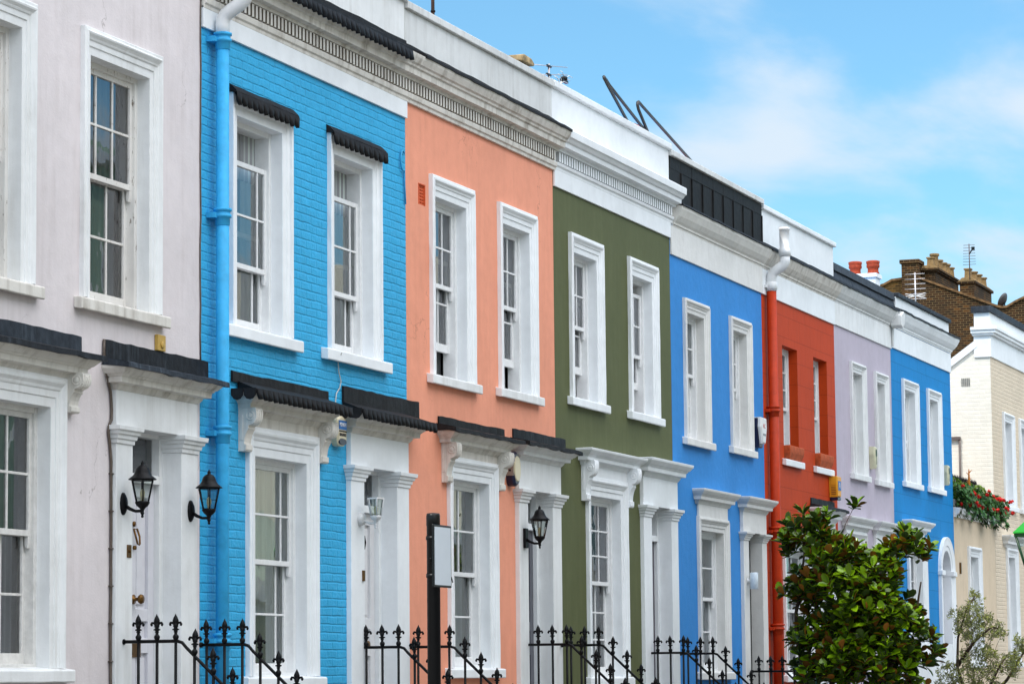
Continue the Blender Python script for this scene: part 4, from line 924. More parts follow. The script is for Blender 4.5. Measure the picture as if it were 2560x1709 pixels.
LBL = plain('blue label', (.01, .13, .42), .4, 0, .4, .03, 0, 5); YEL = plain('amber yellow plastic', (.75, .33, .015), .4, 0, .5, .05, 0, 5)
WPL = plain('white plastic', (.74, .74, .74), .4, 0, .5, .04, 0, 5)
def text_mesh(body, size, loc, mat, parent, name, extr=.0012, sx=1.0):
    cu = bpy.data.curves.new('lettering', 'FONT'); cu.body = body; cu.size = size; cu.align_x = 'CENTER'; cu.align_y = 'CENTER'; cu.extrude = extr; cu.resolution_u = 3
    to = bpy.data.objects.new('lettering', cu); COL.objects.link(to)
    me = bpy.data.meshes.new_from_object(to.evaluated_get(bpy.context.evaluated_depsgraph_get()))
    bpy.data.objects.remove(to, do_unlink=True)
    off = Vector((0, 0, 0)); q = parent
    while q is not None: off += q.location; q = q.parent
    for v in me.vertices: x, y, z = v.co; v.co = (loc[0]+x*sx-off[0], loc[1]-z-off[1], loc[2]+y+EYE-off[2])
    me.materials.clear(); me.materials.append(mat); o = bpy.data.objects.new(name, me); COL.objects.link(o); o.parent = parent; return o
AG = 'burglar alarm boxes on the house fronts'
def alarm(u, z, label): return thing('alarm_box', label, 'alarm box', (u, 0, z+EYE), AG)
u, z = 25.80, 2.255
a = alarm(u, z, 'cream alarm box with blue phone number label below the scalloped lead')
b = rbox(oval(u, z, .105, .14, 28, 4), -.002, -.075, .02).build('body', CRP, a)
rbox(oval(u, z-.098, .085, .03, 24, 2.4), -.06, -.079, .004).build('lens', NAVY, b)
MB().box(u-.09, u+.09, -.078, -.074, z+.012, z+.095).build('label', LBL, b)
WT = plain('white print', (.75, .75, .76), .5, 0, .3, .02, 0, 5); BT = plain('black print', (.012, .012, .02), .5, 0, .3, .02, 0, 5)
text_mesh('MIDNIGHT', .05, (u, -.079, z+.056), WT, b, 'lettering', sx=.66); text_mesh('SECURITY & COMMUNICATIONS', .019, (u, -.0765, z-.004), BT, b, 'lettering', sx=.62); text_mesh('0208 680 0922', .042, (u, -.0765, z-.036), BT, b, 'lettering', sx=.62)
u, z = 30.47, 2.19
a = alarm(u, z, 'rounded cream faced alarm box with navy shell on the peach wall')
b = rbox(oval(u, z, .10, .185, 28, 2.8), -.002, -.095, .025).build('body', NAVY, a); rbox(oval(u, z, .088, .135, 28, 2.3), -.07, -.105, .008).build('face_plate', CRP, b)
MB().lathe((u-.105, -.05, z-.02), [(.012, 0), (.012, .02)], 8, 'x').build('side_button', BT, b); MB().box(u-.103, u-.06, -.085, -.01, z-.075, z+.075).build('side_panel', plain('taupe plastic', (.33, .26, .22), .5), b)
u, z = 40.42, 3.30
a = alarm(u, z, 'white tapered alarm box with navy base on the cornflower blue wall')
b = rbox([(u-.13, z+.19), (u+.13, z+.19), (u+.15, z+.06), (u+.07, z-.17), (u-.07, z-.17), (u-.15, z+.06)], -.02, -.12, .02).build('body', WPL, a)
rbox([(u-.14, z+.18), (u+.14, z+.18), (u+.16, z+.05), (u+.085, z-.22), (u-.085, z-.22), (u-.16, z+.05)], -.002, -.07, .01).build('backing', NAVY, b)
text_mesh('AC', .09, (u, -.121, z+.07), plain('red print', (.5, .05, .04), .5), b, 'emblem'); MB().box(u-.07, u+.07, -.123, -.119, z-.06, z-.03).build('label', plain('grey print', (.25, .25, .27), .5), b)
u, z = 44.62, 2.76
a = alarm(u, z, 'amber yellow alarm box with blue square emblem on the red house')
b = rbox([(u-.13, z+.17), (u+.13, z+.17), (u+.13, z+.06), (u+.10, z-.14), (u-.10, z-.14), (u-.13, z+.06)], -.002, -.13, .02).build('body', YEL, a)
m = MB(); m.box(u-.098, u+.098, -.125, -.01, z-.185, z-.142); m.build('lens', NAVY, b, .006)
MB().box(u-.085, u+.085, -.1335, -.129, z-.04, z+.1).build('label', LBL, b); text_mesh('A', .12, (u, -.135, z+.03), WT, b, 'emblem')
m = MB()
for k in range(6): m.box(u-.126+k*.003, u-.116+k*.003, -.1, -.03, z+.03-.026*k, z+.042-.026*k)
m.build('grille', plain('brown grille', (.2, .08, .01), .5), b)
CR2 = plain('aged cream plastic', (.62, .60, .42), .45, 0, .5, .12, 0, 8); GRN = plain('green print', (.05, .08, .05), .5, 0, .3, .02, 0, 5)
def cream_alarm(u, z, label):
    a = alarm(u, z, label)
    b = rbox([(u-.075, z+.18), (u+.075, z+.18), (u+.09, z+.06), (u+.04, z-.17), (u-.04, z-.17), (u-.09, z+.06)], -.002, -.10, .025).build('body', CR2, a)
    rbox(oval(u, z+.08, .048, .06, 16, 3), -.09, -.1035, .002).build('emblem', GRN, b); MB().box(u-.008, u+.008, -.1035, -.099, z-.10, z+.02).build('emblem_stem', GRN, b)
cream_alarm(47.22, 3.37, 'aged cream alarm box with green emblem between the lilac house windows')
cream_alarm(52.80, 3.42, 'aged cream alarm box at the right edge of the azure house')

# ------------------------------------------------------------------ stair railings
def finial_mesh():
    m = MB(); m.lathe((0, 0, 0), [(.013, 0), (.024, .03), (.022, .042), (.013, .052), (.012, .066), (.018, .070), (.013, .078), (.02, .088), (.014, .102), (.02, .112), (.021, .13), (.015, .134), (.023, .15), (.024, .16), (.017, .18), (.006, .2), (.001, .212)], 10)
    for s in (-1, 1):
        m.tube([(0, s*.010, .126), (0, s*.026, .142), (0, s*.04, .142), (0, s*.047, .13), (0, s*.043, .118)], [.008, .010, .011, .011, .008], 7)
        m.tube([(0, s*.010, .082), (0, s*.02, .092), (0, s*.028, .088)], [.006, .007, .005], 6)
    return m
fm = finial_mesh(); FIN = fm.build('finial', BLACK); FME = FIN.data; bpy.data.objects.remove(FIN)
for v in FME.vertices: v.co.z -= EYE
def railing(X, y0, first, zr, label, drop=.92, nflat=3, gapx=.16, wall_y=-.05, n=10):
    t = thing('stair_railing', label, 'railing', (X, 0, 0), 'iron railings beside the front steps')
    knee = first-gapx*(nflat-1)-.035; slope = .93
    zat = lambda y: zr if y > knee else zr-(knee-y)*slope
    ye = first-gapx*(n-1)-.03
    m = MB(); m.tube([(X, y0, zr), (X, knee+.02, zr), (X, knee-.02, zr-.012), (X, knee-.06, zat(knee-.06)), (X, ye, zat(ye))], .0135, 8)
    m.lathe((X, y0+.0, zr), [(.022, 0), (.022, -.02)], 10, 'y'); hr = m.build('handrail', BLACK, t)
    for k in range(n):
        y = first-gapx*k; z = zat(y); zb = max(GZ, z-drop-.05)
        m = MB(); m.tube([(X, y, zb), (X, y, z+.002)], .0125, 8); bl = m.build('baluster', BLACK, t)
        f = bpy.data.objects.new('finial', FME); COL.objects.link(f); f.parent = bl; f.location = (0, y, z+EYE)
        f.rotation_euler = (R.uniform(-.03, .03), R.uniform(-.03, .03), R.uniform(-.25, .25))
    return t
railing(21.48, -.04, -.18, .305, 'iron railing on the left of the lavender house steps, nearest at left')
railing(22.85, -.05, -.11, .29, 'iron railing in front of the sky blue downpipe and wide window')
railing(26.35, .0, -.07, .29, 'iron railing on the left of the sky blue house steps, crossing its white door')
railing(27.5, -.05, -.13, .30, 'iron railing in front of the peach house window behind the sign post')
railing(30.9, -.02, -.16, .345, 'iron railing on the left of the peach house steps, under the square lantern')
railing(31.95, -.06, -.17, .345, 'iron railing in front of the olive green house window')
railing(35.3, -.02, -.13, .275, 'iron railing on the left of the olive green house steps')
railing(36.4, -.08, -.18, .27, 'iron railing in front of the cornflower blue house window', n=9)
railing(39.7, -.08, -.18, .05, 'low iron railing on the left of the black door steps', n=8)
railing(40.62, .0, -.10, .05, 'low iron railing by the red downpipe and magnolia', n=8)

# ------------------------------------------------------------------ street sign post
X, Y = 17.98, -4.0
t = thing('sign_post', 'black street post with blank white plate facing the road', 'sign post', (X, Y, 0))
MB().lathe((X, Y, GZ), [(.042, 0), (.042, 2.60), (.044, 2.602), (.044, 2.665), (.04, 2.68), (.005, 2.684)], 24).build('post', BLACKP, t)
pw, pz0, pz1 = .30, .565, .955
m = MB(); m.box(X-.155, X+.155, Y-.062, Y-.050, pz0, pz1)
pl_ = m.build('sign_plate', BLACKP, t, .003)
MB().box(X-.138, X+.138, Y-.0645, Y-.0615, pz0+.014, pz1-.014).build('sign_face', plain('matt white sign face', (.62, .67, .73), .5, 0, .4, .05, 0, 3), pl_)
for z in (.64, .875): MB().lathe((X, Y, z), [(.044, -.012), (.047, -.012), (.047, .012), (.044, .012)], 20).box(X-.03, X+.03, Y-.052, Y-.04, z-.012, z+.012).build('clamp', BLACKP, t)
m = MB(); m.tube([(X-.05, Y+.0, .72), (X-.08, Y-.01, .745)], .004, 6); m.tube([(X+.155, Y-.06, .635), (X+.165, Y-.065, .60)], .004, 6); m.build('cable_tie', BLACKP, t)

# ------------------------------------------------------------------ green street lantern at the right edge
X, Y, zc = 36.0, -4.63, 1.35
GRM = plain('bright green enamel', (.0, .30, .012), .35, 0, .5, .05, .05, 8); DGR = plain('dark green enamel', (.004, .05, .012), .35)
t = thing('street_lamp', 'green four sided street lantern on a post, at the right edge of the photo', 'street lamp', (X, Y, 0))
m = MB(); m.lathe((X, Y, GZ), [(.16, 0), (.16, .3), (.08, .36), (.06, 1.5), (.05, 2.5), (.07, 2.55), (.05, 2.6)], 16); m.build('post', DGR, t)
m = MB(); m.lathe((X, Y, 1.03), [(.11, 0), (.13, .03)], 4, smooth=False); 
hexring(m, (X, Y, 1.05), .14, 0, .305, .55, .016, 4); m.lathe((X, Y, 1.6), [(.30, -.02), (.325, -.02), (.325, .02), (.30, .02)], 4, rot=rad(30), smooth=False); m.build('frame', DGR, t)
m = MB(); vs = []
for r_, h in ((.13, 1.05), (.295, 1.59)):
    for k in range(4): a_ = 2*math.pi*k/4+math.pi/6; vs.append((X+r_*math.cos(a_), Y+r_*math.sin(a_), h))
m.add(vs, [(k, (k+1) % 4, 4+(k+1) % 4, 4+k) for k in range(4)]); m.build('glass_pane', GLASS_LAMP, t)
m = MB(); m.lathe((X, Y, 1.62), [(.34, 0), (.335, .015), (.10, .22), (.09, .26), (.11, .3), (.04, .36), (.01, .42)], 4, rot=rad(30), smooth=False); m.build('cap', GRM, t)

# ------------------------------------------------------------------ roof furniture
def rod(m, a, b, r=.006): m.tube([a, b], r, 6)
t = thing('tv_aerial', 'silver yagi aerial lying low over the olive house parapet', 'aerial', (36.25, 1.5, 7.2+EYE), 'television aerials on roofs')
m = MB(); rod(m, (36.24, 1.5, 6.2), (36.27, 1.5, 7.74), .014); m.build('mast', ALU, t)
m = MB(); rod(m, (35.57, 1.5, 7.605), (37.0, 1.5, 7.83), .006); rod(m, (35.8, 1.5, 7.52), (37.0, 1.5, 7.73), .006)
m.build('crossbar', ALU, t); m = MB(); m.box(36.2, 36.34, 1.485, 1.515, 7.698, 7.722); m.box(36.19, 36.33, 1.485, 1.515, 7.588, 7.612); m.build('clamp', BLACKP, t)
t = thing('tv_aerial', 'white spiky aerial with black hub behind the olive house parapet', 'aerial', (36.8, 1.5, 7.3+EYE), 'television aerials on roofs')
m = MB(); rod(m, (36.5, 1.5, 7.45), (36.9, 1.5, 7.67), .012); rod(m, (36.45, 1.5, 6.2), (36.52, 1.5, 7.47), .014)
for k in range(4):
    x, z = 36.58+.1*k, 7.5+.055*k
    for s in (-1, 1): m.tube([(x, 1.5, z), (x+s*.13, 1.5-.02, z+.055), (x+s*.24, 1.5-.03, z+.05)], .005, 5); m.tube([(x, 1.5, z), (x+s*.14, 1.5+.04, z-.03), (x+s*.25, 1.5+.05, z-.01)], .005, 5)
m.build('rods', WPL, t)
m = MB(); m.lathe((36.87, 1.5, 7.63), [(.02, 0), (.045, .01), (.045, .05), (.02, .06)], 12); m.box(36.76, 36.98, 1.48, 1.52, 7.61, 7.645); m.box(36.6, 36.72, 1.48, 1.52, 7.52, 7.55); m.box(36.74, 36.84, 1.48, 1.52, 7.5, 7.53); m.build('hub', BLACKP, t)
t = thing('aerial_pole', 'rusty thin iron pole rising above the parapet out of view', 'pole', (29.95, .62, 6.3+EYE))
m = MB(); rod(m, (29.95, .62, 6.2), (29.93, .62, 8.6), .02); m.build('pole', MAST, t)
for z in (7.05, 7.3): MB().lathe((29.945, .62, z), [(.02, 0), (.026, .0), (.026, .02), (.02, .02)], 10).build('clamp', BLACK, t)
def hoop(pts, label):
    t = thing('roof_ladder_rail', label, 'handrail', (pts[0][0], .45, 6.4+EYE), 'bent black rails on the olive house roof')
    m = MB(); m.tube(pts, .02, 12); m.build('rail', MATS.get('rail paint') or plain('rail paint', (.022, .02, .02), .4, 0, .5, .5, .2, 8), t)
    return t
import itertools
def arc(a, b, apex_r=.06, up=.0):                     # two legs joined by a rounded top
    return None
A0 = (35.17, .45, 7.29)
t = hoop([(36.35, .42, 6.55), (35.93, .40, 7.0), (35.30, .40, 7.24), (35.22, .41, 7.28), (35.17, .43, 7.297), (35.16, .46, 7.305), (35.19, .49, 7.31), (35.25, .5, 7.305), (35.36, .5, 7.27), (37.35, .5, 6.6)], 'taller bent black roof rail on the left, above the olive house')
bpy.data.objects.remove(t.children[0], do_unlink=True)
m = MB(); m.tube([(36.7, .4, 6.63), (35.27, .4, 7.215), (35.20, .4, 7.25), (35.16, .405, 7.275), (35.17, .41, 7.29), (35.22, .42, 7.29), (35.30, .42, 7.27), (35.40, .42, 7.235), (37.9, .42, 6.673)], .02, 12); m.build('rail', MATS['rail paint'], t)
t = thing('roof_ladder_rail', 'shorter bent black roof rail on the right, above the olive house', 'handrail', (36.6, .45, 6.4+EYE), 'bent black rails on the olive house roof')
m = MB(); m.tube([(37.2, .4, 6.73), (36.54, .4, 7.12), (36.50, .4, 7.17), (36.52, .405, 7.205), (36.58, .41, 7.225), (36.66, .42, 7.225), (36.76, .42, 7.205), (39.3, .42, 6.775)], .02, 12); m.build('rail', MATS['rail paint'], t)
tag(MB().lathe((36.36, .45, 6.84), [(.02, -.25), (.02, 0), (.10, .02), (.11, .045), (.06, .07), (.005, .075)], 16).build('roof_vent', TERRA), 'small terracotta vent cap beside the bent roof rails', 'roof vent')
def yagi(X, Y, z0, z1, half, n, axis, label, mat, loop=False):
    t = thing('tv_aerial', label, 'aerial', (X, Y, z0+EYE), 'television aerials on roofs')
    m = MB(); rod(m, (X, Y, z0), (X, Y, z1), .014); m.build('mast', mat, t)
    m = MB()
    for k in range(n):
        z = z1-.03-(z1-z0)*.62*k/n; w = half*(.85+.15*k/n)
        rod(m, (X, Y-w, z), (X, Y+w, z), .006)
    m.build('rods', mat, t); return t
t = yagi(76.1, 4.06, 9.85, 10.76, .17, 8, 'y', 'dark thin aerial on the right brown brick chimney', plain('dark aerial', (.12, .1, .1), .5, .3))
m = MB(); rod(m, (76.1, 4.06, 10.5), (76.1, 3.95, 10.66), .016); m.box(76.08, 76.12, 3.92, 4.0, 10.60, 10.68); m.build('hub', BLACKP, t)
t = yagi(60, 1.98, 7.0, 7.97, .23, 6, 'y', 'silver aerial in front of the brown brick gable', ALU)
m = MB()
for s in (-1, 1):
    for q in (-1, 0, 1): rod(m, (60, 1.98, 7.5), (60, 1.98+s*.2, 7.5+q*.05), .007)
m.build('dipole', WPL, t)
for z in (): pass
t = thing('satellite_dish', 'dark satellite dish on the brown brick parapet', 'satellite dish', (76.2, 3.2, 9.1+EYE))
m = MB(); m.lathe((0, 0, 0), [(.005, 0), (.08, .01), (.15, .035), (.2, .065), (.203, .062), (.15, .025), (.08, -.004), (.003, -.012)], 24)
q_ = Matrix.Rotation(rad(-62), 4, 'X') @ Matrix.Rotation(rad(15), 4, 'Y')
m.v = [tuple(Vector((76.2, 3.22, 9.27)) + q_ @ Vector(v)*1.0) for v in m.v]; m.build('dish', plain('dark grey dish', (.05, .05, .055), .5), t)
m = MB(); rod(m, (76.2, 3.2, 9.0), (76.2, 3.22, 9.27), .015); m.build('bracket', BLACK, t)

# ------------------------------------------------------------------ window troughs
for (u, lab) in ((42.36, 'red painted trough on the left white sill of the red house'), (44.12, 'red painted trough on the right white sill of the red house')):
    t = thing('window_trough', lab, 'planter', (u, -.03, 3.02+EYE), 'red troughs on the red house sills'); z = 3.02; w = .395; o_ = MB(); vs = []
    for k, (a, y0, y1, zz_) in enumerate([(w-.06, -.045, .10, .0), (w-.04, -.055, .11, .03), (w, -.075, .12, .10), (w+.005, -.08, .12, .14), (w+.005, -.08, .12, .20), (w-.02, -.06, .11, .205)]):
        vs += [(u-a, y0, z+zz_), (u+a, y0, z+zz_), (u+a, y1, z+zz_), (u-a, y1, z+zz_)]
    fs = [(i*4+k, i*4+(k+1) % 4, (i+1)*4+(k+1) % 4, (i+1)*4+k) for i in range(5) for k in range(4)] + [(3, 2, 1, 0)]
    o_.add(vs, fs); o_.build('trough', plain('red painted terracotta', (.44, .085, .025), .75, 0, .3, .3, .7, 16), t, .012)
    MB().box(u-w+.04, u+w-.04, -.05, .1, z+.15, z+.17).build('soil', plain('soil', (.03, .02, .014), .95), t)

# ------------------------------------------------------------------ foliage
def leafmat(name, col, back=None, rough=.35, spec=.5, tr=.25, var=.45):
    if name in MATS: return MATS[name]
    B = NB(name); g = B.n('ShaderNodeNewGeometry'); rnd = g.outputs['Random Per Island']
    c = B.mix(1, col, B.ramp(rnd, 0, 1, (1-var, 1-var, 1-var, 1), (1+var, 1+var*.9, 1+var*.4, 1)), 'MULTIPLY')
    b = B.bsdf(c, rough, spec)
    if tr:
        t_ = B.n('ShaderNodeBsdfTranslucent'); B.l(B.mix(1, c, (1.3, 1.5, .5), 'MULTIPLY'), t_.inputs[0])
        mx = B.n('ShaderNodeMixShader'); mx.inputs[0].default_value = tr; B.l(b.outputs[0], mx.inputs[1]); B.l(t_.outputs[0], mx.inputs[2]); B.l(mx.outputs[0], B.out.inputs[0])
    MATS[name] = B.m; return B.m
LEAF = leafmat('glossy magnolia leaf', (.16, .30, .008), rough=.16, spec=.65, tr=.36, var=.7)
LEAFB = leafmat('brown felted leaf underside', (.22, .085, .014), rough=.7, spec=.2, tr=0, var=.5)
LEAFG = leafmat('dull green leaf underside', (.05, .085, .018), rough=.6, spec=.3, tr=.1, var=.5)
BARK = plain('grey brown bark', (.07, .05, .035), .9, 0, .2, .35, .8, 14)
def leaf_add(V, Fc, MI, base, d, nrm, ln, w, curl, two=True, mi=(0, 1), seg=3):
    d = d.normalized(); s = d.cross(nrm).normalized(); n = s.cross(d).normalized()
    prof = [(0, .1), (.28, .58), (.6, 1), (.86, .74), (1, .05)] if seg == 3 else [(0, .15), (.5, 1), (1, .05)]
    for side in range(2 if two else 1):
        b0 = len(V)
        for t, k in prof:
            c = base + d*(ln*t) - n*(curl*ln*t*t) - n*(.003*side)
            V.append(c - s*(w*k) + n*(w*k*.28)); V.append(c - n*(w*.10*k)); V.append(c + s*(w*k) + n*(w*k*.28))
        for i in range(len(prof)-1):
            for q in range(2):
                a = b0+i*3+q; f = (a, a+1, a+4, a+3) if side == 0 else (a+3, a+4, a+1, a); Fc.append(f); MI.append(mi[side])
def inpoly(x, y, P):
    c = False; j = len(P)-1
    for i in range(len(P)):
        if (P[i][1] > y) != (P[j][1] > y) and x < (P[j][0]-P[i][0])*(y-P[i][1])/(P[j][1]-P[i][1])+P[i][0]: c = not c
        j = i
    return c
def pdist(x, y, P):
    b = 9
    for i in range(len(P)):
        ax, ay = P[i-1]; bx, by = P[i]; L2 = (bx-ax)**2+(by-ay)**2 or 1e-9
        t = max(0, min(1, ((x-ax)*(bx-ax)+(y-ay)*(by-ay))/L2)); b = min(b, math.hypot(x-ax-t*(bx-ax), y-ay-t*(by-ay)))
    return b
def mesh_obj(name, V, Fc, MI, mats, parent, smooth=True):
    me = bpy.data.meshes.new(name); off = Vector((0, 0, -EYE)); q = parent
    while q is not None: off = off+q.location; q = q.parent
    me.from_pydata([tuple(Vector(v)-off) for v in V], [], Fc); me.polygons.foreach_set('material_index', MI); me.polygons.foreach_set('use_smooth', [smooth]*len(Fc))
    for m in mats: me.materials.append(m)
    o = bpy.data.objects.new(name, me); COL.objects.link(o); o.parent = parent; return o
def grow(m, root_nodes, tips, r_tip=.005, kink=.03, gain=.35):   # joins every tip to the nearest wood closer to the base
    nodes = [(Vector(p), r) for p, r in root_nodes]; base = nodes[0][0]
    for tp in sorted(tips, key=lambda q: (q-base).length):
        best = min(nodes, key=lambda nd: (nd[0]-tp).length + .55*(nd[0]-base).length + (10 if nd[0].z > tp.z+.15 else 0))
        a = best[0]; dlen = (tp-a).length; rr = min(best[1]*.8, r_tip+dlen*.012)
        mid = a.lerp(tp, .5)+Vector((R.uniform(-1, 1), R.uniform(-1, 1), R.uniform(-.6, .1)))*kink*min(1, dlen*2)
        m.tube([a, mid, tp], [rr, (rr+r_tip)/2, r_tip*.7], 5, cap=False)
        nodes.append((mid, (rr+r_tip)/2)); nodes.append((tp, r_tip))

# magnolia: crown outline given in metres across (s) and up (z) around its axis, depth from the distance to the outline
MX, MY = 36.5, -2.42
rv = Vector((.232, -.973, 0)); dvw = Vector((.973, .232, 0))
px = lambda x, y: ((x-672)*.00192, (1492-y)*.00190)
OUT = [px(*q) for q in [(60, 930), (130, 900), (175, 960), (190, 800), (130, 600), (105, 480), (165, 440), (210, 385), (285, 395), (300, 560), (360, 480), (470, 415), (520, 520), (600, 400), (690, 375), (640, 520), (740, 600), (860, 640), (930, 545), (1020, 575), (985, 640), (1110, 680), (1070, 760), (960, 790), (1000, 860), (990, 960), (1100, 955), (1255, 1040), (1120, 1110), (1130, 1230), (1080, 1300), (1160, 1350), (1060, 1440), (1030, 1700), (330, 1700), (210, 1600), (190, 1480), (230, 1330), (150, 1250), (290, 1130), (200, 1020)]]
t = thing('magnolia_tree', 'dark glossy leaved magnolia with bronze leaf undersides in front of the red and lilac houses', 'tree', (MX, MY, 0))
tips = []; MR = random.Random(21)
def P3(s, z, d): return Vector((MX, MY, z)) + rv*s + dvw*d
while len(tips) < 760:
    s, z = MR.uniform(-1.15, 1.2), MR.uniform(-.45, 2.15)
    if not inpoly(s, z, OUT): continue
    e = pdist(s, z, OUT)
    if mnoise.noise(Vector((s*2.6+3, z*2.6, 1.7))) < (-.14 if z > .75 else -.24) and e < .30: continue
    if e < .02: continue
    lim = min(.75, .10+1.35*e)
    if MR.random() > .30+min(1, e*3.2)*.7 and e > .05: continue
    d = MR.uniform(-lim, lim)
    if abs(d) < lim*.5 and MR.random() < .55: d = math.copysign(lim*MR.uniform(.6, 1), d)
    tips.append(P3(s, z, d))
m = MB()
trunks = [[(-.76, GZ), (-.75, -.9), (-.74, -.2), (-.80, .15), (-.86, .45), (-.86, .75), (-.80, 1.0), (-.76, 1.35), (-.72, 1.7)], [(-.4, GZ), (-.42, -.7), (-.45, -.05), (-.30, .2), (-.05, .45), (.1, .8), (.05, 1.2), (.0, 1.6)], [(-.3, GZ), (-.1, -.6), (.2, .0), (.45, .4), (.6, .8), (.65, 1.1)], [(-.42, -.7), (-.2, .1), (-.15, .6), (-.3, 1.1), (-.2, 1.7)]]
rn = []
for i, tr_ in enumerate(trunks):
    pts = [P3(a, b, MR.uniform(-.05, .05)) for a, b in tr_]; rs = [.045-.036*k/(len(pts)-1) for k in range(len(pts))]
    m.tube(pts, rs, 8)
    for a, b in zip(pts[:-1], pts[1:]):
        for k in (0, .5): rn.append((a.lerp(b, k), .02))
grow(m, rn, tips, .005)
m.build('trunk', BARK, t)
V, Fc, MI = [], [], []
for tp in tips:
    ax = (tp-P3(0, .4, 0)); ax = Vector((ax.x*.6, ax.y*.6, abs(ax.z)*.4+.55)).normalized()
    ax = (ax+Vector((MR.uniform(-.4, .4), MR.uniform(-.4, .4), MR.uniform(-.2, .4)))).normalized()
    a = ax.orthogonal().normalized(); b = ax.cross(a); n = MR.randint(6, 9); ph = MR.random()*6
    for k in range(n):
        th = ph+k*2.4; q = k/n; tilt = rad(16+60*(1-q)+MR.uniform(-14, 14))
        dr = ax*math.cos(tilt)+(a*math.cos(th)+b*math.sin(th))*math.sin(tilt)
        nr = ax*math.sin(tilt)-(a*math.cos(th)+b*math.sin(th))*math.cos(tilt)
        nr = (nr+Vector((MR.uniform(-.3, .3), MR.uniform(-.3, .3), MR.uniform(-.1, .3)))).normalized()
        if abs(nr.dot(dr.normalized())) > .95: continue
        ln = MR.uniform(.10, .175); base = tp-ax*(.05*(1-q)); leaf_add(V, Fc, MI, base, dr, nr, ln, ln*MR.uniform(.25, .31), MR.uniform(-.1, .3), True, (0, 1 if MR.random() < .32 else 2))
mesh_obj('crown', V, Fc, MI, [LEAF, LEAFB, LEAFG], t)

# olive
OLX, OLY = 43.6, -2.35
OLF = leafmat('olive leaf', (.27, .30, .085), rough=.5, spec=.4, tr=.2, var=.5); OLB = leafmat('silver olive underside', (.24, .27, .15), rough=.7, spec=.2, tr=0, var=.3)
t = thing('olive_tree', 'thin grey green olive with airy twigs before the tan wall', 'tree', (OLX, OLY, 0))
po = lambda x, y: ((x-1290)*.00227, (1487-y)*.00227)
regs = [([(1110, 1100), (1230, 1060), (1260, 970), (1330, 1000), (1320, 1090), (1420, 1160), (1490, 1220), (1440, 1270), (1330, 1250), (1230, 1290), (1150, 1220)], 230), ([(1180, 1310), (1330, 1270), (1420, 1370), (1530, 1400), (1540, 1480), (1400, 1480), (1440, 1600), (1100, 1640), (1030, 1540), (1040, 1420), (1150, 1420)], 330), ([(1520, 1250), (1600, 1290), (1690, 1240), (1680, 1320), (1580, 1360), (1530, 1340)], 60), ([(1590, 1540), (1640, 1530), (1720, 1560), (1700, 1640), (1590, 1620)], 50), ([(1470, 1380), (1540, 1320), (1550, 1420), (1500, 1560)], 45)]
tips = []
def Q3(s, z, d): return Vector((OLX, OLY, z)) + rv*s + dvw*d
for P, cnt in regs:
    P = [po(*q) for q in P]; xs = [q[0] for q in P]; ys = [q[1] for q in P]; k = 0
    while k < cnt:
        s, z = MR.uniform(min(xs), max(xs)), MR.uniform(min(ys), max(ys))
        if inpoly(s, z, P): tips.append(Q3(s, z, MR.uniform(-.35, .35))); k += 1
m = MB(); rn = []
for tr_ in ([(-.1, GZ), (-.12, -.6), (-.3, .1), (-.28, .5), (-.15, .9), (-.02, 1.1)], [(-.1, GZ), (.05, -.4), (.3, .1), (.45, .3)], [(.0, -.5), (.4, -.1), (.62, .25), (.8, .5)], [(-.3, .1), (-.05, .45), (.2, .65), (.38, .6)]):
    pts = [Q3(a, b, MR.uniform(-.05, .05)) for a, b in tr_]; m.tube(pts, [.03-.023*k/(len(pts)-1) for k in range(len(pts))], 7)
    for a, b in zip(pts[:-1], pts[1:]): rn += [(a, .01), (a.lerp(b, .5), .01)]
grow(m, rn, tips, .0028, .05); m.build('trunk', BARK, t)
V, Fc, MI = [], [], []
for tp in tips:
    ax = Vector((MR.uniform(-.5, .5), MR.uniform(-.8, .5), MR.uniform(-.2, 1))).normalized(); a = ax.orthogonal().normalized(); b = ax.cross(a)
    for k in range(MR.randint(7, 11)):
        p = tp+ax*(MR.uniform(-.09, .03)); th = MR.random()*6.28; dr = (ax*.7+a*math.cos(th)+b*math.sin(th)).normalized(); nr = dr.orthogonal().normalized()
        leaf_add(V, Fc, MI, p, dr, (nr+Vector((0, 0, .8))).normalized(), MR.uniform(.035, .065), MR.uniform(.005, .008), .1, True, (0, 1), 2)
mesh_obj('crown', V, Fc, MI, [OLF, OLB], t)

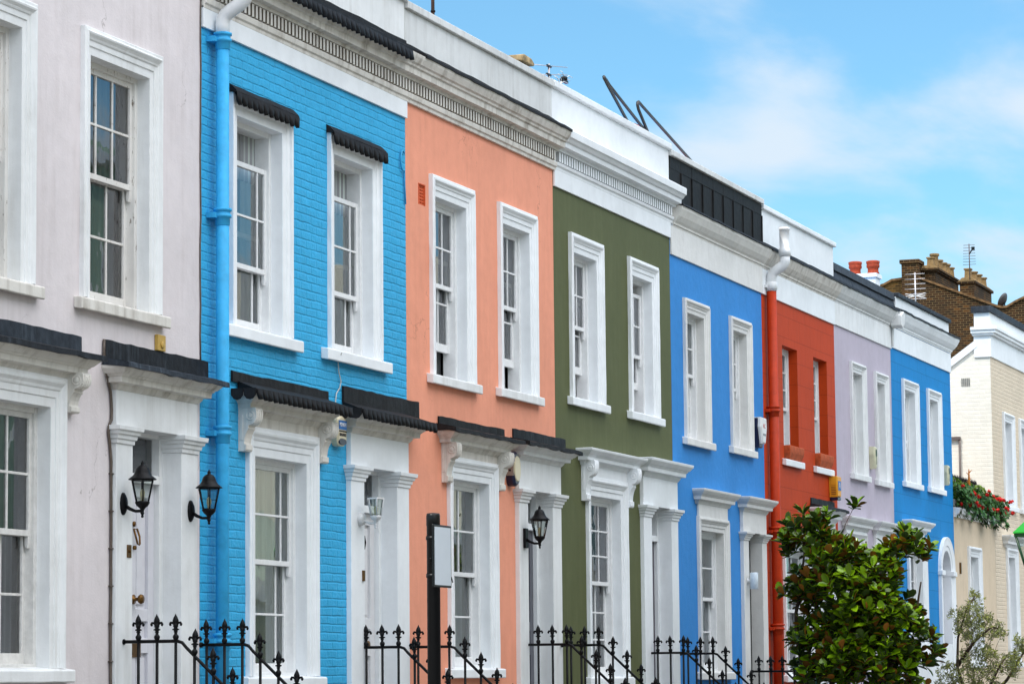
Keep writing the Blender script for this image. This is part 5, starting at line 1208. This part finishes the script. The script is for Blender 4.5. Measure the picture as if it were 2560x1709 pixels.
# balcony flower boxes
GEL = leafmat('geranium leaf', (.045, .15, .03), rough=.45, spec=.4, tr=.2); GEB = leafmat('geranium leaf back', (.07, .13, .05), rough=.6, spec=.2, tr=0)
FLO = plain('scarlet petals', (.62, .012, .008), .6, 0, .3, .25, 0, 20); BOX = leafmat('clipped box leaf', (.13, .23, .018), rough=.5, spec=.4, tr=.15)
def flower_box(xa, xb, zt, zhang, label, nf, seed):
    FR = random.Random(seed); t = thing('flower_box', label, 'flower box', ((xa+xb)/2, .08, 2.9+EYE), 'flower boxes on the balcony ledge')
    MB().box(xa+.05, xb-.05, .0, .2, 2.92, 3.06).build('trough', plain('grey trough', (.3, .3, .3), .7), t, .006)
    V, Fc, MI = [], [], []; n = int((xb-xa)*620)
    pts = []
    for k in range(n):
        x = FR.uniform(xa, xb); e = min(x-xa, xb-x)/(xb-xa); z = FR.uniform(zhang(x), zt-.08*math.sin(x*7)); y = .1-FR.random()*(.36 if z < 3.2 else .22)
        p = Vector((x, y, z)); th = FR.uniform(-1.3, 1.3); dr = Vector((math.sin(th), -.35, FR.uniform(-.8, .4))).normalized()
        leaf_add(V, Fc, MI, p, dr, Vector((FR.uniform(-.4, .4), -1, FR.uniform(.1, .9))).normalized(), FR.uniform(.06, .10), FR.uniform(.03, .05), .2, True, (0, 1), 2); pts.append(p)
    mesh_obj('foliage', V, Fc, MI, [GEL, GEB], t)
    for k in range(nf):
        p = FR.choice(pts); m = MB(); p.z = max(p.z, 2.95)
        for j in range(26):
            v = Vector((FR.gauss(0, 1), FR.gauss(0, 1), FR.gauss(0, 1))).normalized(); c = Vector((p.x, min(p.y, -.02)-.09, p.z+.02))+v*FR.uniform(.015, .04)
            a = v.orthogonal().normalized()*.014; b = v.cross(a)
            m.quad(c-a-b, c+a-b, c+a+b, c-a+b)
        m.build('flower_head', FLO, t, fix=False)
flower_box(53.62, 55.15, 3.28, lambda x: 2.86+.15*math.sin(x*9), 'left flower box of red geraniums, against the azure house', 20, 3)
flower_box(55.3, 57.45, 3.26, lambda x: 2.84+.17*math.sin(x*5+1), 'right flower box of red geraniums spilling over the balcony ledge', 28, 5)
for (x, r_, lab) in ((54.1, .33, 'clipped box ball at the left of the balcony'), (55.3, .30, 'clipped box ball in the middle of the balcony'), (56.3, .30, 'clipped box ball at the right of the balcony')):
    t = thing('box_ball', lab, 'shrub', (x, .15, 2.9+EYE), 'clipped box balls on the balcony'); V, Fc, MI = [], [], []
    for k in range(900):
        v = Vector((R.gauss(0, 1), R.gauss(0, 1), R.gauss(0, 1))).normalized(); p = Vector((x, .10, 3.17))+Vector((v.x*r_*1.2, v.y*.17, v.z*r_*.9))*R.uniform(.88, 1.02)
        leaf_add(V, Fc, MI, p, (v+Vector((R.uniform(-.8, .8), R.uniform(-.8, .8), R.uniform(-.4, .8)))).normalized(), v, .035, .012, .1, True, (0, 0), 2)
    mesh_obj('foliage', V, Fc, MI, [BOX], t); MB().tube([(x, .12, 2.9), (x, .12, 3.05)], .02, 8).build('stem', BARK, t)
m = MB(); m.tube([(54.75, -.02, 3.0), (54.78, -.04, 3.3), (54.82, -.04, 3.5), (54.87, -.03, 3.66)], [.03, .035, .02, .008], 7)
for k in range(9):
    z = 3.2+.05*k; m.tube([(54.79+.01*k, -.04, z), (54.79+.01*k+R.uniform(-.12, .12), -.04+R.uniform(-.06, .06), z+.05)], [.012, .004], 5)
tag(m.build('withered_plant', plain('dry orange stem', (.42, .14, .02), .8, 0, .2, .4, .4, 20)), 'withered orange stem standing up among the balcony flowers', 'dead plant')

# ------------------------------------------------------------------ ground and the far side of the street
def struct(o): o['kind'] = 'structure'; return o
GRD = paint('dry ground', (.22, .2, .17), .9, .3, grain=.6); ASP = plain('asphalt', (.055, .055, .057), .85, 0, .3, .3, .5, 40); KRB = plain('granite kerb', (.3, .29, .28), .8, 0, .3, .2, .3, 20)
def sheet(name, x0, x1, y0, y1, z, mat): return struct(MB().quad((x0, y0, z), (x1, y0, z), (x1, y1, z), (x0, y1, z)).build(name, mat, fix=False))
sheet('ground', -1200, 1500, -1200, 1200, GZ-.14, GRD)
sheet('road', -100, 200, -8.7, -4.9, GZ-.13, ASP)
struct(MB().box(-100, 200, -2.2, 0, GZ-.136, GZ-.004).build('front_yard', plain('yard flags', (.11, .105, .095), .9, 0, .2, .2, .3, 4)))
struct(MB().box(-100, 200, -4.75, -2.2, GZ-.136, GZ).build('pavement', PAVE)); struct(MB().box(-100, 200, -4.9, -4.75, GZ-.136, GZ+.003).build('kerb', KRB))
struct(MB().box(-100, 200, -13.4, -8.85, GZ-.136, GZ).build('pavement', PAVE)); struct(MB().box(-100, 200, -8.85, -8.7, GZ-.136, GZ+.003).build('kerb', KRB))
opp = [('cream', (.72, .66, .5), 9.5), ('pale yellow', (.72, .6, .28), 9.2), ('white', (.78, .78, .77), 10.2), ('pale green', (.4, .55, .42), 9.4), ('low white', (.75, .74, .7), 1.9), ('sage', (.52, .60, .52), 3.4), ('ivory', (.75, .7, .6), 10.0), ('grey blue', (.35, .45, .55), 9.5)]
for k, (nm, col, h) in enumerate(opp):
    x0 = 14+k*9.0; x1 = x0+8.98; t = thing('opposite_house', '%s painted house across the street, %s' % (nm, 'seen only as a reflection in windows'), 'house', (x0+4.5, -13.5, 0), 'houses across the street')
    pm = paint('opposite %s paint' % nm, col, .6, .2)
    MB().box(x0, x1, -21, -13.5, GZ, h).build('wall', pm, t)
    MB().box(x0, x1, -13.499, -13.25, h-.4, h-.2).build('cornice', WHITE, t)
    for fz in (-.5, 2.9, 6.0):
        if fz+2.2 > h: continue
        for fx in (1.5, 4.5, 7.5):
            f = MB().box(x0+fx-.62, x0+fx+.62, -13.499, -13.44, fz-.12, fz+1.9).build('window', WHITE, t)
            MB().box(x0+fx-.46, x0+fx+.46, -13.439, -13.43, fz+.02, fz+1.75).build('glass_pane', plain('dark glass', (.03, .035, .04), .08), f)
